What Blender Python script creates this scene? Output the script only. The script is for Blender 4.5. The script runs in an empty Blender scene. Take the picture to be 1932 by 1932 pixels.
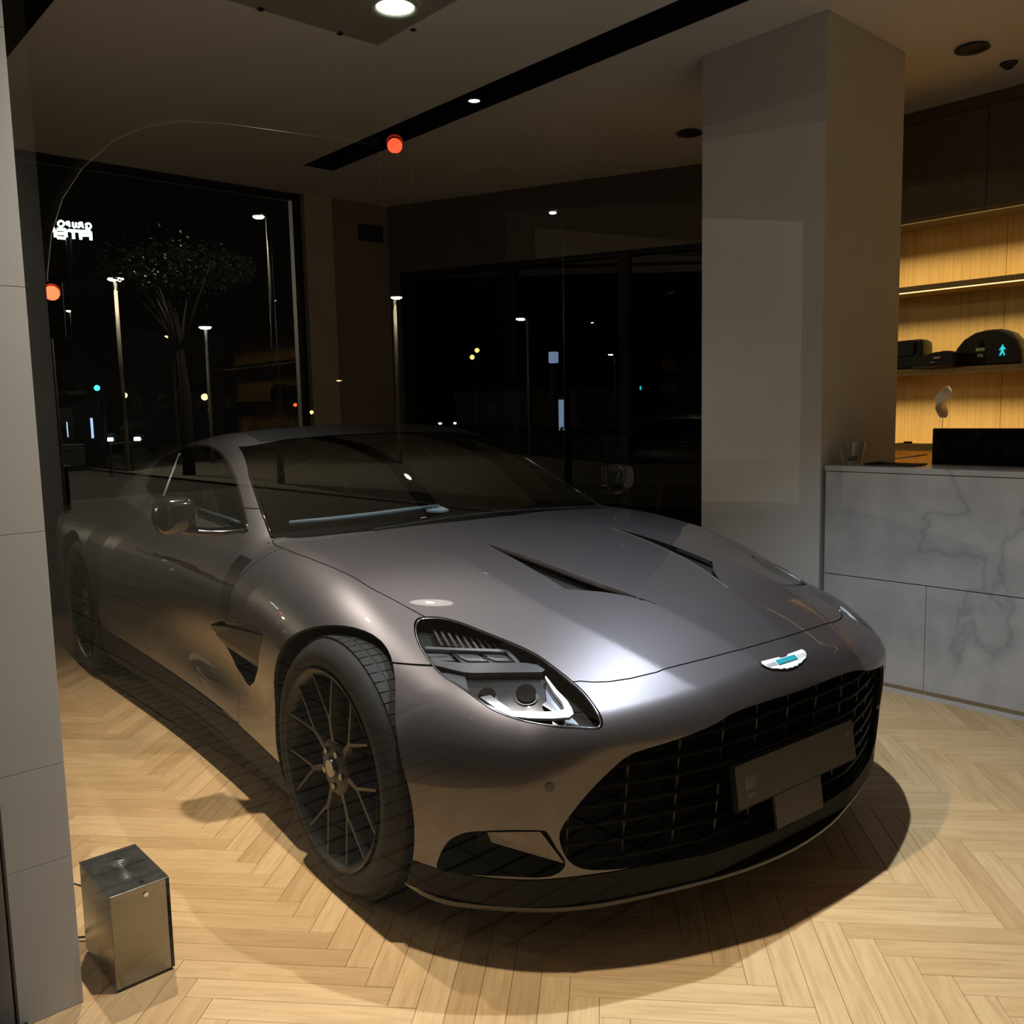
import bpy, bmesh, math, random
import numpy as np
from mathutils import Vector, Matrix, Euler

random.seed(7)
SC = bpy.context.scene
COL = SC.collection

# ------------------------------------------------------------------ camera
# room frame: x runs along the counter (towards the street corner), y goes deeper into the shop, z up;
# origin on the floor under the car's front axle
FPX, PITCH, ROLL, EYE = 1681.8, .113, -.0219, 1.3385
YAW = math.radians(-48.096)
CAM_POS = np.array([2.04752, -2.16161, 1.3385])
CAR_YAW = math.radians(-4.308)
def _cam_axes():
    cp, sp = math.cos(PITCH), math.sin(PITCH)
    fw, up0, r0 = np.array([0, cp, -sp]), np.array([0, sp, cp]), np.array([1., 0, 0])
    cr, sr = math.cos(ROLL), math.sin(ROLL)
    r, u = cr*r0+sr*up0, -sr*r0+cr*up0
    c, s = math.cos(YAW), math.sin(YAW)
    R = np.array([[c, -s, 0], [s, c, 0], [0, 0, 1]])
    return fw@R, r@R, u@R
FW, RT, UPV = _cam_axes()
cam_data = bpy.data.cameras.new('camera'); cam = bpy.data.objects.new('camera', cam_data); COL.objects.link(cam)
cam_data.sensor_fit = 'HORIZONTAL'; cam_data.sensor_width = 36; cam_data.lens = 36*FPX/1932
cam_data.clip_start = .02; cam_data.clip_end = 400
m = Matrix(((RT[0], UPV[0], -FW[0], CAM_POS[0]), (RT[1], UPV[1], -FW[1], CAM_POS[1]), (RT[2], UPV[2], -FW[2], CAM_POS[2]), (0, 0, 0, 1)))
cam.matrix_world = m
SC.camera = cam
def pix_ray(px):
    d = FW+(px[0]-966)/FPX*RT-(px[1]-966)/FPX*UPV
    return d/np.linalg.norm(d)
def at(px, axis, val):
    d = pix_ray(px); t = (val-CAM_POS[axis])/d[axis]; return CAM_POS+t*d

# ------------------------------------------------------------------ view, world
SC.view_settings.view_transform = 'Standard'; SC.view_settings.look = 'None'
SC.view_settings.exposure = 0.0; SC.view_settings.gamma = 1; SC.view_settings.use_curve_mapping = False
SC.cycles.use_denoising = True
SC.cycles.max_bounces = 6; SC.cycles.transparent_max_bounces = 16; SC.cycles.glossy_bounces = 5; SC.cycles.diffuse_bounces = 3
SC.cycles.sample_clamp_indirect = 4; SC.cycles.use_adaptive_sampling = True; SC.cycles.adaptive_threshold = .03
world = bpy.data.worlds.new('night'); SC.world = world; world.use_nodes = True
world.node_tree.nodes['Background'].inputs[0].default_value = (.55, .5, .42, 1)
world.node_tree.nodes['Background'].inputs[1].default_value = .0025

# ------------------------------------------------------------------ showroom lights (the fittings themselves follow further down)
CEIL = 3.125
LAMPS = []
def lamp_light(name, kind, loc, energy, col, aim=None, size=.05, spot=80, blend=.4):
    l = bpy.data.lights.new(name, kind); l.energy = energy; l.color = col
    if kind == 'SPOT': l.spot_size = math.radians(spot); l.spot_blend = blend; l.shadow_soft_size = size
    elif kind == 'AREA':
        l.shape = 'RECTANGLE'; l.size, l.size_y = size
    else: l.shadow_soft_size = size
    o = bpy.data.objects.new(name, l); COL.objects.link(o); o.location = loc
    if aim is not None: o.rotation_euler = (Vector(aim)-Vector(loc)).to_track_quat('-Z', 'Y').to_euler()
    return o
COOL, NEUT, WARM = (.74, .86, 1.), (1., .91, .78), (1., .78, .48)
lamp_light('downlight_beam', 'SPOT', (.50, .20, CEIL-.02), 430, COOL, (.55, .05, 0), .02, 92, 1.)
lamp_light('downlight_beam', 'SPOT', (-1.34, .25, CEIL-.02), 25, NEUT, (-1.34, .25, 0), .012, 110, .6)
lamp_light('track_beam', 'SPOT', (.42, -1.02, CEIL-.02), 370, NEUT, (.42, -1.15, 0), .03, 88, .9)
lamp_light('track_beam', 'SPOT', (-1.3, -1.02, CEIL-.02), 460, NEUT, (-1.3, -1.45, 0), .03, 84, .9)

# ------------------------------------------------------------------ helpers
def link(name, data, parent=None):
    o = bpy.data.objects.new(name, data); COL.objects.link(o)
    if parent is not None: o.parent = parent
    return o
def tag(o, label=None, cat=None, group=None, kind=None):
    if label: o['label'] = label
    if cat: o['category'] = cat
    if group: o['group'] = group
    if kind: o['kind'] = kind
    return o
def thing(name, label, cat, loc=(0, 0, 0), rz=0, group=None, parent=None):
    o = link(name, None, parent); o.location = loc; o.rotation_euler = (0, 0, rz); o.empty_display_size = .1
    return tag(o, label, cat, group)
class MB:
    """collects pieces of one mesh"""
    def __init__(s): s.v = []; s.f = []
    def add(s, v, f):
        n = len(s.v); s.v += [tuple(map(float, p)) for p in v]; s.f += [tuple(i+n for i in q) for q in f]; return s
    def box(s, a, b, bev=0):
        x0, y0, z0 = [min(a[i], b[i]) for i in range(3)]; x1, y1, z1 = [max(a[i], b[i]) for i in range(3)]
        if bev <= 0:
            return s.add([(x0,y0,z0),(x1,y0,z0),(x1,y1,z0),(x0,y1,z0),(x0,y0,z1),(x1,y0,z1),(x1,y1,z1),(x0,y1,z1)],
                         [(0,3,2,1),(4,5,6,7),(0,1,5,4),(1,2,6,5),(2,3,7,6),(3,0,4,7)])
        bm = bmesh.new(); bmesh.ops.create_cube(bm, size=1)
        for v in bm.verts: v.co = ((x0+x1)/2+v.co.x*(x1-x0), (y0+y1)/2+v.co.y*(y1-y0), (z0+z1)/2+v.co.z*(z1-z0))
        bmesh.ops.bevel(bm, geom=bm.edges[:], offset=bev, segments=2, profile=.6, affect='EDGES')
        bm.verts.index_update(); s.add([v.co[:] for v in bm.verts], [[v.index for v in f.verts] for f in bm.faces]); bm.free(); return s
    def prism(s, poly, axis, a, b):
        """2D polygon swept along axis between a and b"""
        n = len(poly); o = [i for i in range(3) if i != axis]
        def P(p, t):
            q = [0, 0, 0]; q[o[0]], q[o[1]] = p; q[axis] = t; return q
        return s.add([P(p, a) for p in poly]+[P(p, b) for p in poly],
                     [tuple(range(n))[::-1], tuple(range(n, 2*n))]+[(i, (i+1) % n, n+(i+1) % n, n+i) for i in range(n)])
    def tube(s, pts, r, seg=8, closed=False, caps=True):
        pts = [Vector(p) for p in pts]; n = len(pts); rs = r if hasattr(r, '__len__') else [r]*n
        up = None; rings = []
        for i, p in enumerate(pts):
            a = pts[(i-1) % n] if (closed or i > 0) else p; b = pts[(i+1) % n] if (closed or i < n-1) else p
            t = (b-a).normalized() if (b-a).length > 0 else Vector((0, 0, 1))
            if up is None:
                up = t.orthogonal().normalized()
            up = (up-t*up.dot(t))
            up = up.normalized() if up.length > 1e-6 else t.orthogonal().normalized()
            w = t.cross(up); rings.append([p+(up*math.cos(2*math.pi*k/seg)+w*math.sin(2*math.pi*k/seg))*rs[i] for k in range(seg)])
        v = [q for R in rings for q in R]; f = []
        for i in range(n if closed else n-1):
            for k in range(seg):
                j = (i+1) % n; f.append((i*seg+k, i*seg+(k+1) % seg, j*seg+(k+1) % seg, j*seg+k))
        if caps and not closed: f += [tuple(range(seg))[::-1], tuple((n-1)*seg+k for k in range(seg))]
        return s.add(v, f)
    def lathe(s, prof, axis=2, c=(0, 0, 0), seg=32, closed=False):
        """prof: (radius, height) pairs"""
        o = [i for i in range(3) if i != axis]; v = []; f = []; n = len(prof)
        for k in range(seg):
            a = 2*math.pi*k/seg
            for r, h in prof:
                q = [0, 0, 0]; q[o[0]] = c[o[0]]+r*math.cos(a); q[o[1]] = c[o[1]]+r*math.sin(a); q[axis] = c[axis]+h; v.append(q)
        for k in range(seg):
            j = (k+1) % seg
            for i in range(n if closed else n-1):
                i2 = (i+1) % n; f.append((k*n+i, j*n+i, j*n+i2, k*n+i2))
        return s.add(v, f)
    def strip(s, rows, close=False):
        """grid of points"""
        n = len(rows[0]); v = [p for r in rows for p in r]; f = []
        for i in range(len(rows)-1):
            for k in range(n if close else n-1): f.append((i*n+k, i*n+(k+1) % n, (i+1)*n+(k+1) % n, (i+1)*n+k))
        return s.add(v, f)
    def xf(s, M):
        s.v = [tuple(M@Vector(p)) for p in s.v]; return s
    def build(s, name, mat, parent=None, smooth=False, angle=None, weld=False, fix=True):
        me = bpy.data.meshes.new(name); me.from_pydata(s.v, [], s.f); me.materials.append(mat)
        if weld or fix:
            bm = bmesh.new(); bm.from_mesh(me)
            if weld: bmesh.ops.remove_doubles(bm, verts=bm.verts[:], dist=1e-5)
            if fix: bmesh.ops.recalc_face_normals(bm, faces=bm.faces[:])
            bm.to_mesh(me); bm.free()
        if smooth or angle is not None:
            for p in me.polygons: p.use_smooth = True
            if angle is not None: me.set_sharp_from_angle(angle=math.radians(angle))
        me.update(); return link(name, me, parent)
def copy_tree(o, parent=None):
    c = o.copy(); COL.objects.link(c); c.parent = parent
    for ch in list(o.children): copy_tree(ch, c)
    return c
def crom(pts, n=6, closed=False):
    """smooth curve through points"""
    P = np.array(pts, float); m_ = len(P); out = []
    for i in range(m_ if closed else m_-1):
        p1, p2 = P[i], P[(i+1) % m_]
        p0 = P[(i-1) % m_] if (closed or i > 0) else 2*p1-p2; p3 = P[(i+2) % m_] if (closed or i < m_-2) else 2*p2-p1
        for t in np.arange(n)/n:
            out.append(.5*((2*p1)+(-p0+p2)*t+(2*p0-5*p1+4*p2-p3)*t*t+(-p0+3*p1-3*p2+p3)*t**3))
    if not closed: out.append(P[-1])
    return np.array(out)
def arc(cx, cy, r, a0, a1, n): return [(cx+r*math.cos(math.radians(a0+(a1-a0)*i/n)), cy+r*math.sin(math.radians(a0+(a1-a0)*i/n))) for i in range(n+1)]

# ------------------------------------------------------------------ materials
def mat(name, col=(.5, .5, .5), rough=.5, metal=0., spec=.5, coat=0., coat_rough=.03, emit=None, estr=1., trans=0., ior=1.45, alpha=1.):
    m_ = bpy.data.materials.new(name); m_.use_nodes = True; b = m_.node_tree.nodes['Principled BSDF']; I = b.inputs
    I['Base Color'].default_value = (*col, 1); I['Roughness'].default_value = rough; I['Metallic'].default_value = metal
    I['Specular IOR Level'].default_value = spec; I['Coat Weight'].default_value = coat; I['Coat Roughness'].default_value = coat_rough
    I['Transmission Weight'].default_value = trans; I['IOR'].default_value = ior; I['Alpha'].default_value = alpha
    if emit: I['Emission Color'].default_value = (*emit, 1); I['Emission Strength'].default_value = estr; m_.cycles.emission_sampling = 'NONE'
    m_.diffuse_color = (*col, 1); return m_
def nodes(m_): return m_.node_tree.nodes, m_.node_tree.links, m_.node_tree.nodes['Principled BSDF']
def noise_var(m_, scale=8, amt=.15, coords='Object', stretch=(1, 1, 1), rough_amt=0, bump=0, detail=4):
    """small procedural unevenness in colour, gloss and relief"""
    N, L, b = nodes(m_); tc = N.new('ShaderNodeTexCoord'); mp = N.new('ShaderNodeMapping'); mp.inputs['Scale'].default_value = stretch
    nz = N.new('ShaderNodeTexNoise'); nz.inputs['Scale'].default_value = scale; nz.inputs['Detail'].default_value = detail
    L.new(tc.outputs[coords], mp.inputs[0]); L.new(mp.outputs[0], nz.inputs['Vector'])
    base = b.inputs['Base Color'].default_value[:]
    if amt:
        cr = N.new('ShaderNodeValToRGB'); cr.color_ramp.elements[0].position = .3; cr.color_ramp.elements[1].position = .7
        cr.color_ramp.elements[0].color = (*[max(0, c*(1-amt)) for c in base[:3]], 1); cr.color_ramp.elements[1].color = (*[min(1, c*(1+amt)) for c in base[:3]], 1)
        L.new(nz.outputs['Fac'], cr.inputs[0]); L.new(cr.outputs[0], b.inputs['Base Color'])
    if rough_amt:
        mr = N.new('ShaderNodeMapRange'); r = b.inputs['Roughness'].default_value
        mr.inputs['To Min'].default_value = max(0, r-rough_amt); mr.inputs['To Max'].default_value = min(1, r+rough_amt)
        L.new(nz.outputs['Fac'], mr.inputs[0]); L.new(mr.outputs[0], b.inputs['Roughness'])
    if bump:
        bp = N.new('ShaderNodeBump'); bp.inputs['Strength'].default_value = bump; bp.inputs['Distance'].default_value = .002
        L.new(nz.outputs['Fac'], bp.inputs['Height']); L.new(bp.outputs[0], b.inputs['Normal'])
    return m_
def thin_glass(name, tint=(1, 1, 1), ior=1.5, layers=2):
    """clear sheet glass: what is not reflected passes straight through"""
    m_ = bpy.data.materials.new(name); m_.use_nodes = True; N, L = m_.node_tree.nodes, m_.node_tree.links
    N.remove(N['Principled BSDF']); out = N['Material Output']
    fr = N.new('ShaderNodeFresnel'); ge = N.new('ShaderNodeNewGeometry'); mr = N.new('ShaderNodeMapRange')   # same index from either side of the sheet
    mr.inputs['To Min'].default_value = ior; mr.inputs['To Max'].default_value = 1/ior; L.new(ge.outputs['Backfacing'], mr.inputs[0]); L.new(mr.outputs[0], fr.inputs['IOR'])
    tr = N.new('ShaderNodeBsdfTransparent'); tr.inputs[0].default_value = (*tint, 1)
    gl = N.new('ShaderNodeBsdfGlossy'); gl.inputs['Roughness'].default_value = 0; mx = N.new('ShaderNodeMixShader')
    fac = fr.outputs[0]
    if layers == 2:   # front and back face of the sheet: 2R/(1+R)
        a = N.new('ShaderNodeMath'); a.operation = 'MULTIPLY'; a.inputs[1].default_value = 2; L.new(fac, a.inputs[0])
        b = N.new('ShaderNodeMath'); b.operation = 'ADD'; b.inputs[1].default_value = 1; L.new(fac, b.inputs[0])
        d = N.new('ShaderNodeMath'); d.operation = 'DIVIDE'; L.new(a.outputs[0], d.inputs[0]); L.new(b.outputs[0], d.inputs[1]); fac = d.outputs[0]
    L.new(fac, mx.inputs[0]); L.new(tr.outputs[0], mx.inputs[1]); L.new(gl.outputs[0], mx.inputs[2]); L.new(mx.outputs[0], out.inputs[0])
    m_.diffuse_color = (*tint, .2); return m_

# ------------------------------------------------------------------ room shell
WALLW = noise_var(mat('white painted plaster', (.62, .61, .59), .75), 3, .03, bump=.05)
CEILM = noise_var(mat('off-white ceiling paint', (.76, .755, .75), .85), 2, .03)
TAUPE = noise_var(mat('taupe wall paint', (.26, .235, .205), .8), 4, .04)
LITWALL = noise_var(mat('wall paint with painted light', (.50, .48, .40), .8), 4, .04)  # paler tone with the light on the wall strip put into it
BLACKIN = noise_var(mat('black recess', (.004, .004, .004), .8), 5, .2)
BLACKFR = noise_var(mat('black door frame', (.008, .007, .007), .4), 20, .2)
DARKWALL = noise_var(mat('brown panel wall', (.16, .135, .115), .7), 6, .06)
GREYSTONE = noise_var(mat('dark grey cladding', (.14, .135, .125), .6), 8, .1)
X0, X1, Y0, Y1 = -4.62, 2.6, -1.77, 4.05
def struct(name, mb, m_, parent=None, **k):
    o = mb.build(name, m_, parent, **k)
    if parent is None: o['kind'] = 'structure'
    return o
# floor: sub-floor slab and oak blocks laid in herringbone
floor = struct('floor', MB().box((X0-.3, Y0, -.06), (X1+.2, 7.5, -.012)), noise_var(mat('dark floor joint', (.05, .035, .02), .8), 10, .2))
OAK = mat('oak floor block', (.5, .34, .18), .38, 0, .4)
def _oak(m_):
    N, L, b = nodes(m_)
    uv = N.new('ShaderNodeUVMap'); uv.uv_map = 'plank'; oi = N.new('ShaderNodeObjectInfo'); ge = N.new('ShaderNodeNewGeometry')
    ad = N.new('ShaderNodeMath'); ad.operation = 'ADD'; L.new(oi.outputs['Random'], ad.inputs[0]); L.new(ge.outputs['Random Per Island'], ad.inputs[1])
    fr = N.new('ShaderNodeMath'); fr.operation = 'FRACT'; L.new(ad.outputs[0], fr.inputs[0])
    mu = N.new('ShaderNodeMath'); mu.operation = 'MULTIPLY'; mu.inputs[1].default_value = 37; L.new(fr.outputs[0], mu.inputs[0])
    cx = N.new('ShaderNodeCombineXYZ'); L.new(mu.outputs[0], cx.inputs[0]); L.new(mu.outputs[0], cx.inputs[1]); L.new(mu.outputs[0], cx.inputs[2])
    va = N.new('ShaderNodeVectorMath'); va.operation = 'ADD'; L.new(uv.outputs[0], va.inputs[0]); L.new(cx.outputs[0], va.inputs[1])
    mp = N.new('ShaderNodeMapping'); mp.inputs['Scale'].default_value = (5, 70, 1); L.new(va.outputs[0], mp.inputs[0])
    nz = N.new('ShaderNodeTexNoise'); nz.inputs['Scale'].default_value = 1; nz.inputs['Detail'].default_value = 6; nz.inputs['Distortion'].default_value = .8; L.new(mp.outputs[0], nz.inputs['Vector'])
    mp2 = N.new('ShaderNodeMapping'); mp2.inputs['Scale'].default_value = (1.2, 9, 1); L.new(va.outputs[0], mp2.inputs[0])
    wv = N.new('ShaderNodeTexNoise'); wv.inputs['Scale'].default_value = 1.5; wv.inputs['Detail'].default_value = 3; wv.inputs['Distortion'].default_value = 2.5; L.new(mp2.outputs[0], wv.inputs['Vector'])
    rp = N.new('ShaderNodeValToRGB'); e = rp.color_ramp.elements
    e[0].position = 0; e[0].color = (.47, .30, .14, 1); e[1].position = 1; e[1].color = (.60, .405, .205, 1)
    x = rp.color_ramp.elements.new(.35); x.color = (.53, .345, .165, 1); x = rp.color_ramp.elements.new(.7); x.color = (.57, .38, .19, 1)
    L.new(fr.outputs[0], rp.inputs[0])
    mx = N.new('ShaderNodeMix'); mx.data_type = 'RGBA'; mx.blend_type = 'MULTIPLY'; mx.inputs[0].default_value = .38
    g = N.new('ShaderNodeValToRGB'); g.color_ramp.elements[0].position = .36; g.color_ramp.elements[0].color = (.66, .6, .52, 1); g.color_ramp.elements[1].position = .55; g.color_ramp.elements[1].color = (1, 1, 1, 1)
    L.new(nz.outputs['Fac'], g.inputs[0]); L.new(rp.outputs[0], mx.inputs[6]); L.new(g.outputs[0], mx.inputs[7])
    mx2 = N.new('ShaderNodeMix'); mx2.data_type = 'RGBA'; mx2.blend_type = 'MULTIPLY'; mx2.inputs[0].default_value = .32
    g2 = N.new('ShaderNodeValToRGB'); g2.color_ramp.elements[0].position = .35; g2.color_ramp.elements[0].color = (.74, .66, .56, 1); g2.color_ramp.elements[1].position = .6; g2.color_ramp.elements[1].color = (1, 1, 1, 1)
    L.new(wv.outputs['Fac'], g2.inputs[0]); L.new(mx.outputs[2], mx2.inputs[6]); L.new(g2.outputs[0], mx2.inputs[7]); L.new(mx2.outputs[2], b.inputs['Base Color'])
    bp = N.new('ShaderNodeBump'); bp.inputs['Strength'].default_value = .12; bp.inputs['Distance'].default_value = .001; L.new(nz.outputs['Fac'], bp.inputs['Height']); L.new(bp.outputs[0], b.inputs['Normal'])
_oak(OAK)
PW, PLN, PTH = .0686, .4802, math.radians(42)
PO = np.array([-.021, -.997])                       # lattice origin in the planks' own axes
pu, pv = np.array([math.cos(PTH), math.sin(PTH)]), np.array([-math.sin(PTH), math.cos(PTH)])
def plank_mesh(name, rects):
    """rects: (u0, v0, u1, v1, dz) in plank axes; chamfered blocks"""
    V, Fc, UV = [], [], []
    for u0, v0, u1, v1, dz in rects:
        g, c, n = .0004, .0011, len(V)
        for (i, j, z) in ((0, 0, -.011), (1, 0, -.011), (1, 1, -.011), (0, 1, -.011), (0, 0, -c), (1, 0, -c), (1, 1, -c), (0, 1, -c)):
            V.append(((u1-g if i else u0+g), (v1-g if j else v0+g), z+dz))
        for (i, j) in ((0, 0), (1, 0), (1, 1), (0, 1)): V.append(((u1-g-c if i else u0+g+c), (v1-g-c if j else v0+g+c), dz))
        Fc += [(n+8, n+9, n+10, n+11)]+[(n+4+k, n+4+(k+1) % 4, n+8+(k+1) % 4, n+8+k) for k in range(4)]+[(n+k, n+(k+1) % 4, n+4+(k+1) % 4, n+4+k) for k in range(4)]
    me = bpy.data.meshes.new(name); me.from_pydata(V, [], Fc); ul = me.uv_layers.new(name='plank')
    longu = [(r[2]-r[0]) > (r[3]-r[1]) for r in rects]
    for p in me.polygons:
        k = p.index//9; off = (k*.731) % 9
        for li in p.loop_indices:
            v = V[me.loops[li].vertex_index]; ul.data[li].uv = (v[0]+off, v[1]) if longu[k] else (v[1]+off, v[0])
    me.materials.append(OAK); me.update(); return me
planks = []
for a in range(-26, 30):
    for k in range(-120, 121):
        sh = np.array([k*PW+a*PLN, -k*PW+a*PLN])+PO
        for (u0, v0, u1, v1) in ((0, -PW, PLN, 0), (-PW, -PLN, 0, 0)):
            c = np.array([(u0+u1)/2+sh[0], (v0+v1)/2+sh[1]]); w = c[0]*pu+c[1]*pv
            if X0 < w[0] < X1 and Y0+.02 < w[1] < 4.1: planks.append((u0+sh[0], v0+sh[1], u1+sh[0], v1+sh[1], w))
def _plank_key(p):
    """how large the block shows: near the eye first, those out of view or under the car last"""
    w = p[4]; d = np.array([w[0], w[1], 0])-CAM_POS; z = d@FW
    px, py = 966+FPX*(d@RT)/z, 966-FPX*(d@UPV)/z; car_ = w@RCAR2
    seen = z > .3 and -60 < px < 1990 and 700 < py < 2010 and not (-3.2 < car_[0] < .62 and abs(car_[1]) < .80)
    return (0 if seen else 1, np.linalg.norm(d))
_c4, _s4 = math.cos(CAR_YAW), math.sin(CAR_YAW); RCAR2 = np.array([[_c4, -_s4], [_s4, _c4]])
planks.sort(key=_plank_key)
PM = plank_mesh('floor_plank', [(-PLN/2, -PW/2, PLN/2, PW/2, 0)])
for (u0, v0, u1, v1, w) in planks[:300]:
    o = link('floor_plank', PM, floor); o.location = (w[0], w[1], random.uniform(-.0004, .0002)); o.rotation_euler = (0, 0, PTH if u1-u0 > v1-v0 else PTH+math.pi/2)
rest = link('floor_planks', plank_mesh('floor_planks', [(u0, v0, u1, v1, random.uniform(-.0004, .0002)) for u0, v0, u1, v1, w in planks[300:]]), floor)
rest.rotation_euler = (0, 0, PTH); rest['kind'] = 'stuff'
# ceiling with two dark lighting slots
SLOT_A, SLOT_B = (1.205, 1.455), (-1.15, -.885)
cl = MB()
for y0, y1 in ((Y0, SLOT_B[0]), (SLOT_B[1], SLOT_A[0]), (SLOT_A[1], 7.5)): cl.box((X0-.3, y0, CEIL), (X1+.2, y1, CEIL+.12))
for y0, y1 in (SLOT_A, SLOT_B): cl.box((X0-.3, y0, CEIL), (-3.88, y1, CEIL+.12))
struct('ceiling', cl, CEILM)
for n_, (y0, y1) in enumerate((SLOT_A, SLOT_B)):
    sl = MB().box((-3.88, y0-.01, CEIL+.20), (X1, y1+.01, CEIL+.22)).box((-3.879, y0+.0005, CEIL+.001), (X1, y0+.004, CEIL+.22)).box((-3.879, y1-.004, CEIL+.001), (X1, y1-.0005, CEIL+.22)).box((-3.8795, y0+.001, CEIL+.001), (-3.876, y1-.001, CEIL+.22))
    struct('trim_%d' % (n_+1), sl, BLACKIN)
# wall with the far window
wl = MB().box((X0-.15, 1.86, 0), (X0+.02, 2.50, CEIL))
struct('wall_left', wl, TAUPE)
struct('trim_3', MB().box((X0-.15, 1.605, 0), (X0+.035, 1.86, CEIL)), LITWALL)  # lit part of the left wall, its light painted as a paler strip
PANE = thin_glass('coated window glass', (.96, .98, .97), 1.22)
w1 = struct('window_1', MB().box((X0-.09, -1.77, 0), (X0-.03, -1.69, CEIL)).box((X0-.09, 1.53, 0), (X0-.03, 1.605, CEIL)).box((X0-.09, -1.77, 0), (X0-.03, 1.605, .06)).box((X0-.09, -1.77, CEIL-.05), (X0-.03, 1.605, CEIL)), BLACKFR)
struct('pane', MB().add([(X0-.06, -1.70, .05), (X0-.06, 1.54, .05), (X0-.06, 1.54, CEIL-.04), (X0-.06, -1.70, CEIL-.04)], [(0, 1, 2, 3)]), PANE, w1)
# back wall: runs off at an angle, dark glazed doors below
BWA = np.array([-4.53, 2.45]); BWD = np.array([.9213, .3889]); BWN = np.array([-.3889, .9213])
def bw(s, t, z): q = BWA+BWD*s+BWN*t; return (q[0], q[1], z)
def bwbox(mb, s0, s1, t0, t1, z0, z1):
    return mb.add([bw(s, t, z) for z in (z0, z1) for s, t in ((s0, t0), (s1, t0), (s1, t1), (s0, t1))], [(0, 3, 2, 1), (4, 5, 6, 7), (0, 1, 5, 4), (1, 2, 6, 5), (2, 3, 7, 6), (3, 0, 4, 7)])
HEAD = 2.556
struct('wall_back', bwbox(bwbox(MB(), -.2, 4.4, 0, .12, HEAD, CEIL), -.25, .03, 0, .12, 0, HEAD), DARKWALL)
TINT = thin_glass('smoked door glass', (.30, .29, .27), 1.5)
dr = bwbox(MB(), .03, 4.4, .01, .10, HEAD-.04, HEAD)
for s0, s1 in ((.03, .14), (1.0, 1.13), (2.02, 2.10)): bwbox(dr, s0, s1, .01, .10, 0, HEAD-.04)
d1 = struct('door_1', dr, BLACKFR)
for s0, s1, t in ((.14, 1.0, .055), (1.13, 2.02, .035), (2.10, 4.3, .055)): struct('pane', MB().add([bw(s0, t, .01), bw(s1, t, .01), bw(s1, t, HEAD-.05), bw(s0, t, HEAD-.05)], [(0, 1, 2, 3)]), TINT, d1)
struct('baseboard_back', bwbox(MB(), .14, 4.3, .02, .09, 0, .10), BLACKFR)
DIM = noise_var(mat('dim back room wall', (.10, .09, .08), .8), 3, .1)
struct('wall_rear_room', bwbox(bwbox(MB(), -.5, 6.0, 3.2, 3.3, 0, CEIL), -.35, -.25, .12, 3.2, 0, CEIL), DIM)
# column in the middle of the room
struct('wall_column', MB().box((-.845, 1.815, 0), (-.15, 2.60, CEIL), .004), WALLW)
# right-hand and rear walls (out of view), street front
struct('wall_right', MB().box((X1, Y0, 0), (X1+.15, 4.2, CEIL)), WALLW)
struct('wall_rear', MB().box((-1.9, Y1, 0), (X1, Y1+.1, CEIL)), TAUPE)
pil = struct('wall_front', MB().box((-.55, -1.768, 0), (-.12, -1.64, CEIL)), GREYSTONE)
PANEL = noise_var(mat('white facing panel', (.50, .495, .485), .55), 5, .03)
zs = [.0, .358, .577, 1.10, 1.62, 2.14, 2.66, CEIL]
for z0, z1 in zip(zs[:-1], zs[1:]): MB().box((-.13, -1.764, z0+.0006), (-.066, -1.632, z1-.0006), .0006).build('facing_panel', PANEL, pil)
struct('trim_4', MB().box((-.60, -1.95, 0), (-.070, -1.772, CEIL+.4)), GREYSTONE)
struct('wall_parapet', MB().box((X0-.3, Y0-.02, CEIL), (X1+.2, Y0+.02, CEIL+.6)), BLACKFR)
w2 = struct('window_2', MB().box((-.062, -1.79, 0), (X1, -1.75, .012)).box((-.062, -1.79, CEIL-.03), (X1, -1.75, CEIL)), BLACKFR)
FRONTGLASS = thin_glass('shop window glass', (.97, .98, .975), 1.5)
struct('pane', MB().add([(-.064, -1.77, .012), (X1, -1.77, .012), (X1, -1.77, CEIL-.03), (-.064, -1.77, CEIL-.03)], [(0, 1, 2, 3)]), FRONTGLASS, w2)
w3 = struct('window_3', MB().box((X0, -1.79, 0), (-.60, -1.75, .03)).box((X0, -1.79, CEIL-.04), (-.60, -1.75, CEIL)), BLACKFR)
struct('pane', MB().add([(X0, -1.77, .03), (-.60, -1.77, .03), (-.60, -1.77, CEIL-.04), (X0, -1.77, CEIL-.04)], [(0, 1, 2, 3)]), FRONTGLASS, w3)
# ---- master body shape (car frame: x forward, y left, z up, origin on the floor under the front axle) ----
def nspline(xs, ys):
    xs=np.array(xs,float); ys=np.array(ys,float); n=len(xs)
    h=np.diff(xs); A=np.zeros((n,n)); b=np.zeros(n); A[0,0]=A[-1,-1]=1
    for i in range(1,n-1):
        A[i,i-1]=h[i-1]; A[i,i]=2*(h[i-1]+h[i]); A[i,i+1]=h[i]
        b[i]=6*((ys[i+1]-ys[i])/h[i]-(ys[i]-ys[i-1])/h[i-1])
    M=np.linalg.solve(A,b)
    def f(x):
        x=np.clip(x,xs[0],xs[-1]); i=np.clip(np.searchsorted(xs,x)-1,0,n-2)
        t=x-xs[i]; hi=h[i]
        return ys[i]+t*((ys[i+1]-ys[i])/hi-hi*(2*M[i]+M[i+1])/6)+t*t*M[i]/2+t**3*(M[i+1]-M[i])/(6*hi)
    return f
def rint(a,b,r):   # rounded intersection
    return np.minimum(-r,np.maximum(a,b))+np.sqrt(np.maximum(r+a,0)**2+np.maximum(r+b,0)**2)
def runi(a,b,r):
    return np.maximum(r,np.minimum(a,b))-np.sqrt(np.maximum(r-a,0)**2+np.maximum(r-b,0)**2)
def sstep(x,a,b):
    t=np.clip((x-a)/(b-a),0,1); return t*t*(3-2*t)
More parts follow.
